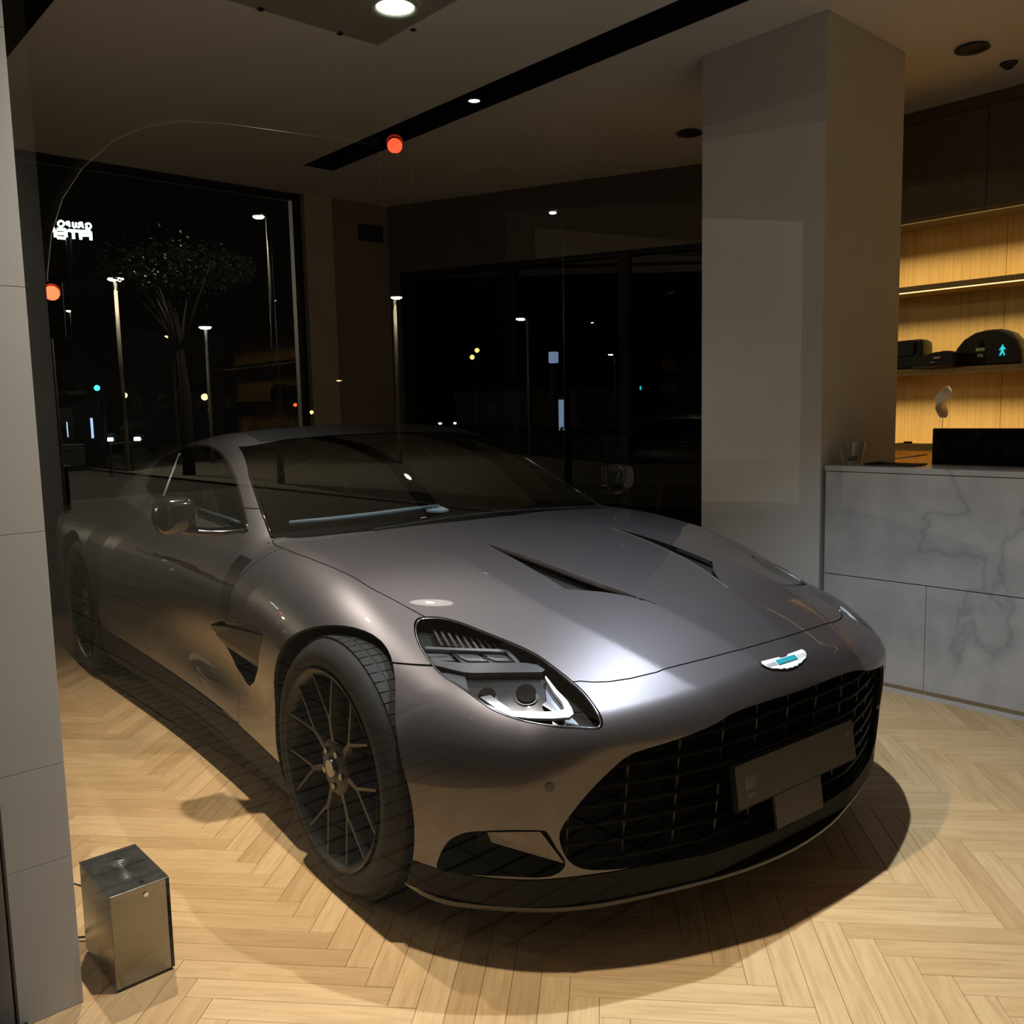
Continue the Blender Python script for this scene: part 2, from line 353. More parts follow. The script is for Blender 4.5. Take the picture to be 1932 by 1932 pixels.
def splus(t,w): return .5*(t+np.sqrt(t*t+w*w))
_c=nspline([-4.1,-3.9,-3.65,-3.3,-2.885,-2,-1.2,-.58,-.3,0,.3,.55,.72,.82,.9],[.80,.885,.925,.935,.94,.935,.938,.934,.917,.884,.829,.760,.693,.645,.60])
_y1=nspline([-1,-.16,.23,.46,.58,.713,.80,.9],[.36,.275,.219,.165,.139,.105,.085,.07])
_y2=nspline([-1,0,.26,.46,.616,.756,.85],[.47,.455,.45,.43,.392,.345,.30])
_w0=nspline([-4.1,-3.9,-3.5,-2.885,-2.4,-1.8,-1.2,-.6,0,.45,.7,1.0],[.78,.87,.965,1.0,.985,.957,.95,.962,.985,.962,.93,.90])
_wz=nspline([.05,.16,.3,.45,.6,.75,.9,1.05],[-.055,-.035,-.012,-.001,0,-.014,-.055,-.12])
_roof=nspline([-4.0,-3.7,-3.3,-2.9,-2.4,-2.0,-1.65,-1.3,-.9,-.3],[.84,.915,1.02,1.125,1.225,1.275,1.293,1.278,1.20,1.0])
_wg=nspline([-3.9,-3.4,-2.9,-2.4,-1.9,-1.4,-.9,-.4],[.42,.62,.745,.80,.825,.835,.83,.80])
def top_z(x,Y):
    y1=_y1(x); y2=_y2(x)
    s1=.075*sstep(x,-.2,.35); s2=.165*sstep(x,-.55,.45)
    return _c(x)-.034*(Y/.82)**2*(1-.5*sstep(x,.3,.8))-s1*splus(Y-y1,.008)-s2*splus(Y-y2,.008)
def half_w(x,z):
    w=_w0(x)+_wz(z)
    w=w-.045*np.exp(-((x+.95)/.55)**2)*np.exp(-((z-.44)/.13)**2)      # scallop behind the front wheel
    w=w+.012*np.exp(-((x+2.9)/.5)**2)*np.exp(-((z-.72)/.15)**2)
    return w
def front_x(Y,z):
    return .848-.05*Y**2-.20*splus(Y-.315,.008)-.22*Y**4-.10*np.clip(.55-z,0,1)-.035*sstep(z,.55,.75)
def f_lower(x,Y,z):
    a=z-top_z(x,Y)
    b=Y-half_w(x,z)
    c=x-front_x(Y,z)
    r_fb=.20
    f=rint(b,c*.95,r_fb)
    fr=sstep(x,.45,.65)
    r=.07-.025*fr+.10*sstep(Y,.3+.27*fr,.6+.2*fr)
    f=rint(f,a,r)
    f=np.maximum(f,(-3.93+.16*Y**2+.05*(z-.6))-x)
    f=rint(f,.145-z,.02)
    return f
def f_cabin(x,Y,z):
    ws=(x-(-.585-2.12*(z-.934)-.36*Y**2))/2.34
    rf=z-(_roof(x)-.085*Y**2)
    sd=(Y-(_wg(x)-.60*(z-.93)-.35*np.maximum(z-1.05,0)**2))/1.17
    f=rint(ws,rf,.10)
    f=np.maximum(rint(f,sd,.085),.78-z)
    return f
def f_body(x,y,z):
    Y=np.abs(y)
    return runi(f_lower(x,Y,z),f_cabin(x,Y,z),.02)
def grad(P):
    e=.0015; x,y,z=P[:,0],P[:,1],P[:,2]
    g=np.stack([f_body(x+e,y,z)-f_body(x-e,y,z),f_body(x,y+e,z)-f_body(x,y-e,z),f_body(x,y,z+e)-f_body(x,y,z-e)],1)/(2*e)
    return g
def project(P,n=4):
    P=P.copy()
    for _ in range(n):
        g=grad(P); f=f_body(P[:,0],P[:,1],P[:,2])
        P-=g*(f/np.maximum((g*g).sum(1),.05))[:,None]
    return P
def normals(P):
    g=grad(P); return g/np.maximum(np.linalg.norm(g,axis=1,keepdims=True),1e-9)
def surface_nets(h=.01):
    x0,x1,z0,z1,y1=-4.02,.92,.10,1.33,1.06
    xs=np.arange(x0,x1,h); ys=np.arange(-h/2,y1,h); zs=np.arange(z0,z1,h)
    V=np.empty((len(xs),len(ys),len(zs)),np.float32)
    for i in range(0,len(xs),32):
        X,Y,Z=np.meshgrid(xs[i:i+32],ys,zs,indexing='ij'); V[i:i+32]=f_body(X,Y,Z)
    s=V<0
    nx,ny,nz=V.shape
    acc=np.zeros((nx-1,ny-1,nz-1,3),np.float32); cnt=np.zeros((nx-1,ny-1,nz-1),np.float32)
    offs=[(a,b,c) for a in(0,1) for b in(0,1) for c in(0,1)]
    sl=lambda o:(slice(o[0],nx-1+o[0]),slice(o[1],ny-1+o[1]),slice(o[2],nz-1+o[2]))
    for o in offs:
        for ax in range(3):
            if o[ax]==0:
                p=list(o);p[ax]=1
                A=V[sl(o)];B=V[sl(p)]
                m=(A<0)!=(B<0)
                t=np.where(m,A/np.where(m,A-B,1),0)
                for k in range(3):
                    acc[...,k]+=np.where(m,(t if k==ax else o[k]),0)
                cnt+=m
    act=cnt>0
    idx=-np.ones(act.shape,np.int64); idx[act]=np.arange(act.sum())
    ii=np.argwhere(act)
    P=(ii+acc[act]/cnt[act][:,None])*h+np.array([x0,-h/2,z0])
    quads=[]
    for ax in range(3):
        sh=[slice(None)]*3
        lo=list(sh);hi=list(sh);lo[ax]=slice(0,-1);hi[ax]=slice(1,None)
        m=s[tuple(lo)]!=s[tuple(hi)]
        e=np.argwhere(m); inside=s[tuple(lo)][m]
        o1,o2=[k for k in range(3) if k!=ax]
        ok=(e[:,o1]>0)&(e[:,o2]>0)&(e[:,o1]<V.shape[o1]-1)&(e[:,o2]<V.shape[o2]-1); e=e[ok];inside=inside[ok]
        def g(d1,d2):
            q=e.copy();q[:,o1]-=d1;q[:,o2]-=d2;return idx[q[:,0],q[:,1],q[:,2]]
        q=np.stack([g(1,1),g(0,1),g(0,0),g(1,0)],1)
        flip=inside if ax!=1 else ~inside
        q[~flip]=q[~flip][:,::-1]
        quads.append(q)
    Q=np.concatenate(quads); Q=Q[(Q>=0).all(1)]
    seam=np.abs(P[:,1])<h*.5+1e-6
    seam=ii[:,1]==0
    P[seam,1]=0
    P=project(P.astype(float)); P[seam,1]=0
    T=np.concatenate([Q[:,[0,1,2]],Q[:,[0,2,3]]])
    return P,T

# ------------------------------------------------------------------ trimming the body into panels
_ccr, _csr = math.cos(CAR_YAW), math.sin(CAR_YAW)
RCAR = np.array([[_ccr, -_csr, 0], [_csr, _ccr, 0], [0, 0, 1]])
CAR_CAM = CAM_POS@RCAR
def trace(pxs):
    """photo points -> points on the body surface (car frame, folded to y >= 0)"""
    D = np.array([pix_ray(p) for p in pxs])@RCAR
    ts = np.arange(1.0, 7.5, .02); out = []
    for d in D:
        P = CAR_CAM+ts[:, None]*d; f = f_body(*P.T)
        k = np.argmax(f < 0)
        if f[k] >= 0:
            k = int(np.argmin(np.abs(f))); out.append(P[k]); continue
        a, b = ts[k-1], ts[k]
        for _ in range(40):
            m_ = (a+b)/2
            if f_body(*(CAR_CAM+m_*d)) < 0: b = m_
            else: a = m_
        out.append(CAR_CAM+a*d)
    out = np.array(out); out[:, 1] = np.abs(out[:, 1]); return out
def poly_sd(poly, U):
    """signed distance (positive inside) of points U to a closed polygon"""
    poly = np.asarray(poly, float); n = len(poly); d = np.full(len(U), 1e9); ins = np.zeros(len(U), bool)
    for i in range(n):
        a, b = poly[i], poly[(i+1) % n]; e = b-a; w = U-a
        t = np.clip((w@e)/max(e@e, 1e-12), 0, 1); q = w-t[:, None]*e; d = np.minimum(d, (q*q).sum(1))
        c1 = (a[1] <= U[:, 1]) != (b[1] <= U[:, 1])
        with np.errstate(divide='ignore', invalid='ignore'):
            xi = a[0]+(U[:, 1]-a[1])*e[0]/e[1]
        ins ^= c1 & (U[:, 0] < xi)
    d = np.sqrt(d); return np.where(ins, d, -d)
AX = {'xy': (0, 1), 'xz': (0, 2), 'yz': (1, 2)}
def region(poly, plane, *masks):
    """field over surface points: >0 inside the outline seen along one axis; masks limit it along the body"""
    a = AX[plane]
    def F(P):
        f = poly_sd(poly, P[:, a])
        for mk in masks: f = np.minimum(f, mk(P))
        return f
    return F
def clip(P, T, s):
    keep = s >= 0
    k = keep[T].sum(1); whole = T[k == 3]; cut = T[(k == 1) | (k == 2)]
    newv = []; emap = {}; tris = []
    base = len(P)
    def mid(i, j):
        key = (i, j) if i < j else (j, i)
        if key not in emap:
            a, b = key; t = s[a]/(s[a]-s[b]); emap[key] = base+len(newv); newv.append(P[a]+(P[b]-P[a])*t)
        return emap[key]
    for tri in cut:
        ks = keep[tri]
        if ks.sum() == 1:
            r = int(np.argmax(ks)); a, b, c = tri[r], tri[(r+1) % 3], tri[(r+2) % 3]
            tris.append((a, mid(a, b), mid(a, c)))
        else:
            r = int(np.argmin(ks)); a, b, c = tri[r], tri[(r+1) % 3], tri[(r+2) % 3]
            m1, m2 = mid(a, b), mid(a, c); tris += [(m1, b, c), (m1, c, m2)]
    if newv: P = np.vstack([P, np.array(newv)])
    T2 = np.vstack([whole]+([np.array(tris)] if tris else []))
    used = np.unique(T2); mp = -np.ones(len(P), np.int64); mp[used] = np.arange(len(used))
    return P[used], mp[T2]
def trimmed(P, T, inside=(), outside=(), gap=.0018):
    for F in inside:
        if len(T) == 0: break
        P, T = clip(P, T, F(P)-gap)
    for F in outside:
        if len(T) == 0: break
        P, T = clip(P, T, -F(P)-gap)
    P, T = main_island(P, T)
    seam = np.abs(P[:, 1]) < 1e-6
    P = project(P, 2); P[seam, 1] = 0
    return P, T
def main_island(P, T):
    """keep only the largest connected piece"""
    lab = np.arange(len(P))
    for _ in range(4000):
        m_ = lab[T].min(1); new = lab.copy()
        for k in range(3): np.minimum.at(new, T[:, k], m_)
        new = new[new]
        if (new == lab).all(): break
        lab = new
    v, cnt = np.unique(lab[T[:, 0]], return_counts=True)
    if len(v) == 1: return P, T
    T = T[lab[T[:, 0]] == v[cnt.argmax()]]; used = np.unique(T); mp = -np.ones(len(P), np.int64); mp[used] = np.arange(len(used)); return P[used], mp[T]
def boundary(T):
    e = np.vstack([T[:, [0, 1]], T[:, [1, 2]], T[:, [2, 0]]]); key = np.sort(e, 1)
    _, inv, cnt = np.unique(key, axis=0, return_inverse=True, return_counts=True)
    return e[cnt[inv.ravel()] == 1]
def panel_mesh(name, P, T, material, parent, sides, rim=.012, offset=0., rim_mat=None):
    """sides: 0 = both halves joined, -1 right side, +1 left side of the car"""
    N = normals(P); P = P+N*offset
    E = boundary(T); E = E[~((P[E[:, 0], 1] < 1e-6) & (P[E[:, 1], 1] < 1e-6))]
    V = [P]; NN = [N]; F = [T]
    if rim and len(E):
        u, inv = np.unique(E, return_inverse=True); inv = inv.reshape(E.shape); n0 = len(P); k = len(u)
        V += [P[u], P[u]-N[u]*rim]
        d = P[E[:, 1]]-P[E[:, 0]]; o = np.cross(d, N[E[:, 0]]); acc = np.zeros((k, 3)); np.add.at(acc, inv[:, 0], o); np.add.at(acc, inv[:, 1], o)
        acc /= np.maximum(np.linalg.norm(acc, axis=1, keepdims=True), 1e-9); NN += [acc, acc]
        a, b = inv[:, 0]+n0, inv[:, 1]+n0
        F += [np.stack([b, a, a+k], 1), np.stack([b, a+k, b+k], 1)]
    V, NN, F = np.vstack(V), np.vstack(NN), np.vstack(F)
    if sides == -1 or sides == 0:
        Vr, Nr, Fr = V*[1, -1, 1], NN*[1, -1, 1], F[:, ::-1]
    if sides == 1: pass
    elif sides == -1: V, NN, F = Vr, Nr, Fr
    else: V, NN, F = np.vstack([V, Vr]), np.vstack([NN, Nr]), np.vstack([F, Fr+len(V)])
    me = bpy.data.meshes.new(name); me.from_pydata(V.tolist(), [], F.tolist()); me.materials.append(material)
    me.polygons.foreach_set('use_smooth', np.ones(len(F), bool)); me.normals_split_custom_set_from_vertices(NN.tolist()); me.update()
    return link(name, me, parent)

# ------------------------------------------------------------------ car
car = thing('sports_car', 'dark metallic grey sports coupe parked in the showroom', 'car', (0, 0, 0), CAR_YAW)
BP, BT = surface_nets(.011)
sxz = lambda px: trace(px)[:, [0, 2]]
syz = lambda px: trace(px)[:, [1, 2]]
sxy = lambda px: trace(px)[:, [0, 1]]
gt = lambda a, v: (lambda P: P[:, a]-v)
lt = lambda a, v: (lambda P: v-P[:, a])
# outlines read off the photograph and laid onto the body
hl_px = [(782,1178),(788,1167),(802,1164),(834,1165),(874,1176),(917,1193),(967,1213),(1011,1234),(1045,1258),(1079,1285),(1104,1308),(1125,1336),(1136,1358),(1135,1370),(1125,1375),(1085,1373),(1042,1370),(995,1362),(955,1350),(924,1336),(893,1314),(865,1294),(834,1274),(809,1246),(793,1221),(784,1199)]
gr_px = [(1466,1318),(1411,1336),(1373,1353),(1334,1375),(1272,1398),(1217,1415),(1186,1427),(1155,1452),(1116,1491),(1085,1528),(1062,1561),(1057,1584),(1066,1611),(1083,1631),(1113,1640),(1163,1639),(1217,1633),(1287,1619),(1365,1600),(1427,1580),(1485,1557)]
int_px = [(827,1637),(829,1623),(837,1604),(849,1587),(868,1576),(893,1570),(960,1567),(1020,1568),(1032,1573),(1048,1600),(1066,1630),(1040,1652),(950,1652),(849,1645)]
vent_px = [(415,1173),(438,1174),(463,1179),(492,1188),(495,1199),(491,1224),(487,1259),(479,1286),(471,1294),(465,1288),(446,1258),(427,1219),(397,1179)]
dlo_px = [(466,1003),(455,945),(440,893),(420,860),(395,843),(365,841),(335,848),(310,862),(290,885),(277,910),(283,930),(310,945),(370,970),(430,992)]
ws_px = [(513,1016),(490,958),(470,898),(452,844)]
HL = trace(hl_px); GR = trace(gr_px); IN_ = trace(int_px); DLO = trace(dlo_px); WS = trace(ws_px); VT = trace(vent_px)
if globals().get('DEBUG'):
    for n_, a_ in (('HL', HL), ('GR', GR), ('IN', IN_), ('DLO', DLO), ('WS', WS), ('VT', VT)): print(n_, a_.round(3).tolist())
PAINT = mat('grey metallic car paint', (.098, .089, .095), .42, .85, .5, .8, .015)
def _flake(m_):
    N, L, b = nodes(m_); tc = N.new('ShaderNodeTexCoord'); vo = N.new('ShaderNodeTexVoronoi'); vo.inputs['Scale'].default_value = 1400
    mr = N.new('ShaderNodeMapRange'); mr.inputs['To Min'].default_value = .38; mr.inputs['To Max'].default_value = .46
    L.new(tc.outputs['Object'], vo.inputs['Vector']); L.new(vo.outputs['Color'], mr.inputs[0]); L.new(mr.outputs[0], b.inputs['Roughness'])
_flake(PAINT)
GLOSSBLACK = noise_var(mat('gloss black trim', (.006, .006, .007), .12, 0, .5, .6), 30, .1, rough_amt=.03)
MATTEBLACK = noise_var(mat('matt black plastic', (.005, .005, .005), .65, 0, .2), 60, .2, rough_amt=.08)
CARBON = noise_var(mat('dark carbon fibre', (.010, .0105, .012), .4, 0, .35, .3, .05), 400, .35, stretch=(1, 1, 1))
CARGLASS = thin_glass('tinted car glass', (.42, .46, .47), 1.5)
LENS = thin_glass('clear headlight lens', (.93, .95, .97), 1.5)
CHROME = noise_var(mat('bright chrome', (.75, .76, .78), .12, 1.), 40, .05, rough_amt=.03)
DARKCHROME = noise_var(mat('dark satin chrome', (.16, .16, .165), .2, 1.), 40, .1, rough_amt=.04)
RUBBER = noise_var(mat('tyre rubber', (.010, .010, .010), .65, 0, .25), 25, .25, rough_amt=.06, bump=.1)
LEATHER = noise_var(mat('dark cabin leather', (.012, .012, .013), .5), 60, .25, bump=.15)
DASHSHEEN = noise_var(mat('pale blue-grey painted reflection', (.42, .5, .55), .45), 60, .1, bump=.1)  # pale tone for the reflection painted onto the dash top

hl_poly = HL[:, [0, 1]]                                  # seen from above
R_HL = region(crom(hl_poly, 3, True), 'xy', gt(0, .05), gt(2, .5))
gp = np.vstack([[[-.05, .582]], [[.03, .582]], GR[:, [1, 2]], [[-.05, .197]]])
R_GR = region(np.vstack([gp[:2], crom(gp[2:-1], 3), gp[-1:]]), 'yz', gt(0, .4))
ip = IN_[:, [0, 2]]; R_IN = region(crom(IN_[:, [1, 2]], 3, True), 'yz', gt(0, .3))
R_ARF = region(arc(0, .363, .392, 0, 360, 72), 'xz', gt(1, .5))
R_ARR = region(arc(-2.885, .363, .40, 0, 360, 72), 'xz', gt(1, .5))
R_VT = region(VT[:, [0, 2]], 'xz', gt(1, .6))
dlo = DLO[:, [0, 2]]; R_DLO = region(crom(dlo, 4, True), 'xz', gt(1, .4), gt(2, .85))
CW = trace([(513,1018),(560,1014),(600,1011),(700,1001),(830,986)])           # where hood and windscreen meet
_cowl = lambda Y: np.interp(Y, [0, .1]+CW[::-1, 1].tolist()+[.9], [-.546, -.547]+CW[::-1, 0].tolist()+[CW[0, 0]-.12])
wsp = [(-.05, .80), (.79, .80)]+[tuple(p) for p in WS[:, [1, 2]]]+[(.45, 1.238), (.25, 1.249), (-.05, 1.253)]
R_WS = region(wsp, 'yz', gt(0, -1.62), lambda P: _cowl(P[:, 1])-.004-P[:, 0], gt(2, .85))
R_RW = region([(-2.25, -.05), (-2.25, .40), (-2.6, .47), (-3.1, .46), (-3.5, .40), (-3.52, -.05)], 'xy', gt(2, .9))
R_ROOF = region([(-1.30, -.05), (-1.33, .35), (-1.40, .545), (-1.8, .52), (-2.22, .47), (-2.22, -.05)], 'xy', gt(2, 1.0))
SH = trace([(1045,1290),(1095,1285),(1120,1287),(1150,1286),(1190,1280),(1240,1268),(1330,1243),(1400,1225)])
HS = trace([(522,1030),(560,1045),(600,1060),(700,1110),(800,1163)])
hood_poly = [(.727, -.05), (.727, .05)]+[tuple(p) for p in SH[::-1, [0, 1]]]+[(.50, .66), (.30, .70)]+[tuple(p) for p in HS[::-1, [0, 1]]]+[(CW[0, 0]+.02, CW[0, 1]+.006)]+[(p[0]+.006, p[1]) for p in CW[:, [0, 1]]]+[(-.541, .1), (-.54, -.05)]
R_HOOD = region(hood_poly, 'xy', gt(2, .4))
hv = [(-.165, .283), (.03, .262), (.235, .232), (.457, .170), (.40, .20), (.345, .245), (.275, .325), (.1, .315), (-.06, .30)]
R_HV = region(hv, 'xy', gt(2, .6))
R_BUMP = lambda P: np.maximum(np.minimum(P[:, 0]-.15, .693-P[:, 2]), P[:, 0]-.55)
door_poly = [(-.585, 1.0), (-.60, .945), (-.69, .845), (-.744, .765), (-.79, .65), (-.80, .5), (-.78, .30), (-.77, .275), (-1.80, .30), (-1.84, .40), (-1.835, .5), (-1.78, .70), (-1.71, .826), (-1.70, 1.0)]
R_LOW = lambda P: np.minimum(.226+.012*sstep(P[:, 1], .88, .97)-.02*(1-sstep(P[:, 1], 0, .5))-P[:, 2], P[:, 0]-.2)
R_FEN = lambda P: np.minimum(P[:, 0]+.95, np.maximum(.909-P[:, 2], P[:, 0]+.55))
R_DOOR = region(door_poly, 'xz', gt(1, .74))
R_SILL = region([(-.30, .0), (-.30, .255), (-.9, .272), (-1.8, .300), (-2.6, .32), (-2.6, .0)], 'xz', gt(1, .5))
HOLES = [R_GR, R_IN, R_ARF, R_ARR]
GLASSES = [R_DLO, R_WS, R_RW]
def part(name, m_, inside=(), outside=(), sides=0, **k):
    P, T = trimmed(BP, BT, inside, outside)
    if sides == 'two': return [panel_mesh(name, P, T, m_, car, s, **k) for s in (-1, 1)]
    return panel_mesh(name, P, T, m_, car, sides, **k)
part('hood', PAINT, [R_HOOD], [R_HL, R_HV, R_WS])
part('front_bumper', PAINT, [R_BUMP], [R_HOOD, R_HL, R_LOW]+HOLES)
part('lower_bumper', MATTEBLACK, [R_BUMP, R_LOW], HOLES[:1]+HOLES[2:])
part('fender', PAINT, [R_FEN, gt(1, .6)], [R_BUMP, R_HOOD, R_HL, R_DOOR, R_VT, R_SILL, R_DLO, R_WS]+HOLES[2:], sides='two')
part('door', PAINT, [R_DOOR], [R_VT, R_DLO, R_SILL, R_WS, R_HOOD], sides='two')
part('body_shell', PAINT, [lt(0, -.5)], [R_FEN, R_DOOR, R_SILL, R_DLO, R_WS, R_ROOF, R_RW, R_ARR, R_HOOD])
part('sill', MATTEBLACK, [R_SILL], [R_ARF, R_ARR], sides='two')
part('roof', CARBON, [R_ROOF], [R_WS], sides=0)
part('windscreen', CARGLASS, [R_WS], [], sides=0, rim=.004, offset=-.002)
part('side_window', CARGLASS, [R_DLO], [], sides='two', rim=.004, offset=-.004)
part('rear_window', CARGLASS, [R_RW], [], sides=0, rim=.004, offset=-.003)
part('headlight_lens', LENS, [R_HL], [], sides='two', rim=.004)

# ------------------------------------------------------------------ car details
def off_trace(pxs, depth):
    """points a given depth below the body surface behind photo points (visible, right-hand side; y < 0)"""
    P = trace(pxs); P = P-normals(P)*depth; P[:, 1] *= -1; return P
def both(name, build, parent=None, label=None):
    """a part on the car's right side and its mirror image on the left"""
    o = build(MB()); out = []
    mesh = o[0].build(name, o[1], parent or car, smooth=o[2] if len(o) > 2 else False, angle=o[3] if len(o) > 3 else None)
    me2 = mesh.data.copy(); me2.transform(Matrix.Scale(-1, 4, (0, 1, 0))); me2.flip_normals()
    m2 = link(name, me2, parent or car)
    return mesh, m2
def patch(mb, pxs, d0, d1, sub=1):
    """solid plate behind the lens: outline in the photo, front face at depth d0, back at d1 (below the surface)"""
    if sub > 1: pxs = crom(pxs, sub, True)
    A = off_trace(pxs, d0); B = off_trace(pxs, d1); n = len(A)
    return mb.add(list(A)+list(B), [tuple(range(n)), tuple(range(n, 2*n))[::-1]]+[(i, (i+1) % n, n+(i+1) % n, n+i) for i in range(n)])
# --- wheels (outward side is -y; the left-hand pair is turned round)
RIMBLACK = noise_var(mat('gloss black wheel', (.012, .012, .013), .38, .0, .25, 0), 20, .15, rough_amt=.03)
DISC = noise_var(mat('brake disc', (.10, .10, .10), .35, .9), 40, .2)
CALIPER = noise_var(mat('dark brake caliper', (.02, .02, .02), .3, 0, .5, .5), 30, .2)
def make_wheel(y0, wid):
    w = link('wheel', None, car)
    R, r = .363, .272
    prof = [(r, -wid+.01), (r+.03, -wid), (R-.03, -wid+.008), (R-.008, -wid+.03), (R, -wid+.06), (R, -.06), (R-.008, -.03), (R-.03, -.006), (r+.045, 0), (r+.018, -.004), (r+.004, -.016), (r-.004, -.03)]
    MB().lathe([(a, -b) for a, b in prof], 1, (0, 0, 0), 72).build('tyre', RUBBER, w, True)
    tm = MB()
    for k in range(72):                                                   # tread blocks on the shoulder
        a = 2*math.pi*k/72; c, s = math.cos(a), math.sin(a)
        M = Matrix(((c, 0, -s, 0), (0, 1, 0, 0), (s, 0, c, 0), (0, 0, 0, 1)))
        q = MB().box((R-.02, .040, -.0142), (R+.0012, .070, .0142)).box((R-.02, .076, -.0148), (R+.0015, .125, .0135)).box((R-.02, .131, -.0148), (R+.0015, .19, .0135)); q.xf(M); tm.add(q.v, q.f)
    tm.build('tread', RUBBER, w)
    MB().lathe([(r-.004, .03), (r+.006, .004), (r+.010, -.001), (r+.003, .003), (r-.010, .012), (r-.018, .03), (r-.03, .09), (r-.035, wid-.02), (r-.03, wid-.02)], 1, (0, 0, 0), 96).build('rim', RIMBLACK, w, True)
    for k in range(7):                                                    # seven forked spokes
        a0 = math.radians(95+k*360/7); mb = MB()
        def pt(rad, ang, y): return (rad*math.cos(a0+ang), y, rad*math.sin(a0+ang))
        def bar(p, q, w0, w1, d0, d1):
            (r0, t0, y0_), (r1, t1, y1_) = p, q
            A, B = Vector(pt(r0, t0, 0)), Vector(pt(r1, t1, 0)); n_ = (B-A).cross(Vector((0, 1, 0))).normalized()
            v = []
            for (C_, wd, yy, dp) in ((A, w0, y0_, d0), (B, w1, y1_, d1)):
                for sx, sy in ((-.35, 0), (.35, 0), (1, .7), (.7, 1), (-.7, 1), (-1, .7)):
                    v.append(C_+n_*(sx*wd/2*(1 if sy else 1))+Vector((0, yy+(0 if sy == 0 else dp*sy), 0)))
            mb.add(v, [(0, 1, 2, 3, 4, 5)[::-1], (6, 7, 8, 9, 10, 11)]+[(i, (i+1) % 6, 6+(i+1) % 6, 6+i) for i in range(6)])
        bar((.05, 0, .026), (.15, 0, .020), .060, .036, .05, .045)
        for sg in (-1, 1): bar((.135, sg*.01, .021), (r-.006, sg*math.radians(13.2), .008), .027, .018, .045, .05)
        mb.build('spoke', RIMBLACK, w)
    MB().lathe([(0, .012), (.028, .012), (.034, .018), (.06, .020), (.078, .026), (.09, .05), (.09, .09), (0, .09)], 1, (0, 0, 0), 40).build('hub', RIMBLACK, w, True, 40)
    for k in range(5):
        a = math.radians(95+36+72*k); MB().lathe([(0, .014), (.009, .014), (.011, .02), (.011, .04)], 1, (.052*math.cos(a), 0, .052*math.sin(a)), 10).build('wheel_bolt', DARKCHROME, w, True, 40)
    MB().lathe([(0, .008), (.024, .008), (.027, .012), (.027, .02)], 1, (0, 0, 0), 24).build('centre_cap', DARKCHROME, w, True, 40)
    MB().lathe([(.09, .105), (.205, .105), (.205, .137), (.09, .137)], 1, (0, 0, 0), 48, True).build('brake_disc', DISC, w)
    cm = MB(); rows = []
    for i in range(9):
        t = math.radians(150+i*9); rows.append([(rr*math.cos(t), yy, rr*math.sin(t)) for rr, yy in ((.14, .085), (.225, .085), (.232, .1), (.232, .15), (.14, .15))])
    cm.strip(rows, True); cm.add(rows[0], [(0, 1, 2, 3, 4)]); cm.add(rows[-1], [(4, 3, 2, 1, 0)]); cm.build('brake_caliper', CALIPER, w)
    return w
whl = make_wheel(0, .265)
for i, (x, y, rz) in enumerate([(0, -.972, 0), (-2.885, -.985, 0), (0, .972, math.pi), (-2.885, .985, math.pi)]):
    w = whl if i == 0 else copy_tree(whl, car)
    w.location = (x, y, .363); w.rotation_euler = (0, 0, rz)
    if i in (1, 2, 3): w.rotation_euler.rotate_axis('Y', .4*i)
# --- arches, light-blocking underbody, bulkheads
def body_y(x, z):
    lo, hi = .5, 1.1
    for _ in range(30):
        m_ = (lo+hi)/2
        if f_body(np.array(x), np.array(m_), np.array(z)) < 0: lo = m_
        else: hi = m_
    return lo
for x in (0, -2.885):
    ra = .394 if x == 0 else .402; ang = np.radians(np.linspace(-30, 210, 48))
    A = [(x+ra*math.cos(t), .363+ra*math.sin(t)) for t in ang]
    both('arch_liner', lambda mb: (mb.strip([[(a_, -body_y(a_, max(b_, .17))+.010, b_) for a_, b_ in A], [(a_, -.64, b_) for a_, b_ in A]]).add([(x, -.64, .363)]+[(a_, -.64, b_) for a_, b_ in A], [(0, k, k+1) for k in range(1, 48)]), MATTEBLACK, True))
ub = MB().box((-3.75, -.62, .15), (.60, .62, .17)).box((-2.45, -.92, .15), (-.42, .92, .17)); ub.build('underbody_light_block', MATTEBLACK, car)  # unseen black boxes added under the body to block light
bh = MB().box((-.62, -.70, .17), (-.60, .70, .86)).box((-.62, -.645, .17), (.45, -.64, .60)).box((-.62, .64, .17), (.45, .645, .60)); bh.build('bulkhead', MATTEBLACK, car)
# --- grille
def grille_end(z):
    q = crom(np.vstack([[[0, .582]], GR[:, [1, 2]], [[0, .197]]]), 3); best = 0
    for i in range(len(q)-1):
        (y0, z0), (y1, z1) = q[i], q[i+1]
        if (z0-z)*(z1-z) <= 0 and z0 != z1: best = max(best, y0+(y1-y0)*(z-z0)/(z1-z0))
    return best
def gx(Y, z): return float(front_x(np.array(abs(Y)), np.array(z)))
grille = link('grille', None, car)
GRB = noise_var(mat('satin black grille', (.008, .008, .009), .35, .0, .4), 50, .2, rough_amt=.06)
for z in np.arange(.245, .575, .0485):
    e = grille_end(z)+.012
    if e < .1: continue
    rows = []
    for Y in np.linspace(-e, e, 41):
        X = gx(Y, z); rows.append([(X-.030, Y, z+.0035), (X-.026, Y, z), (X-.030, Y, z-.0035), (X-.075, Y, z-.006), (X-.075, Y, z+.004)])
    mb = MB().strip(rows, True); mb.build('grille_slat', GRB, grille)
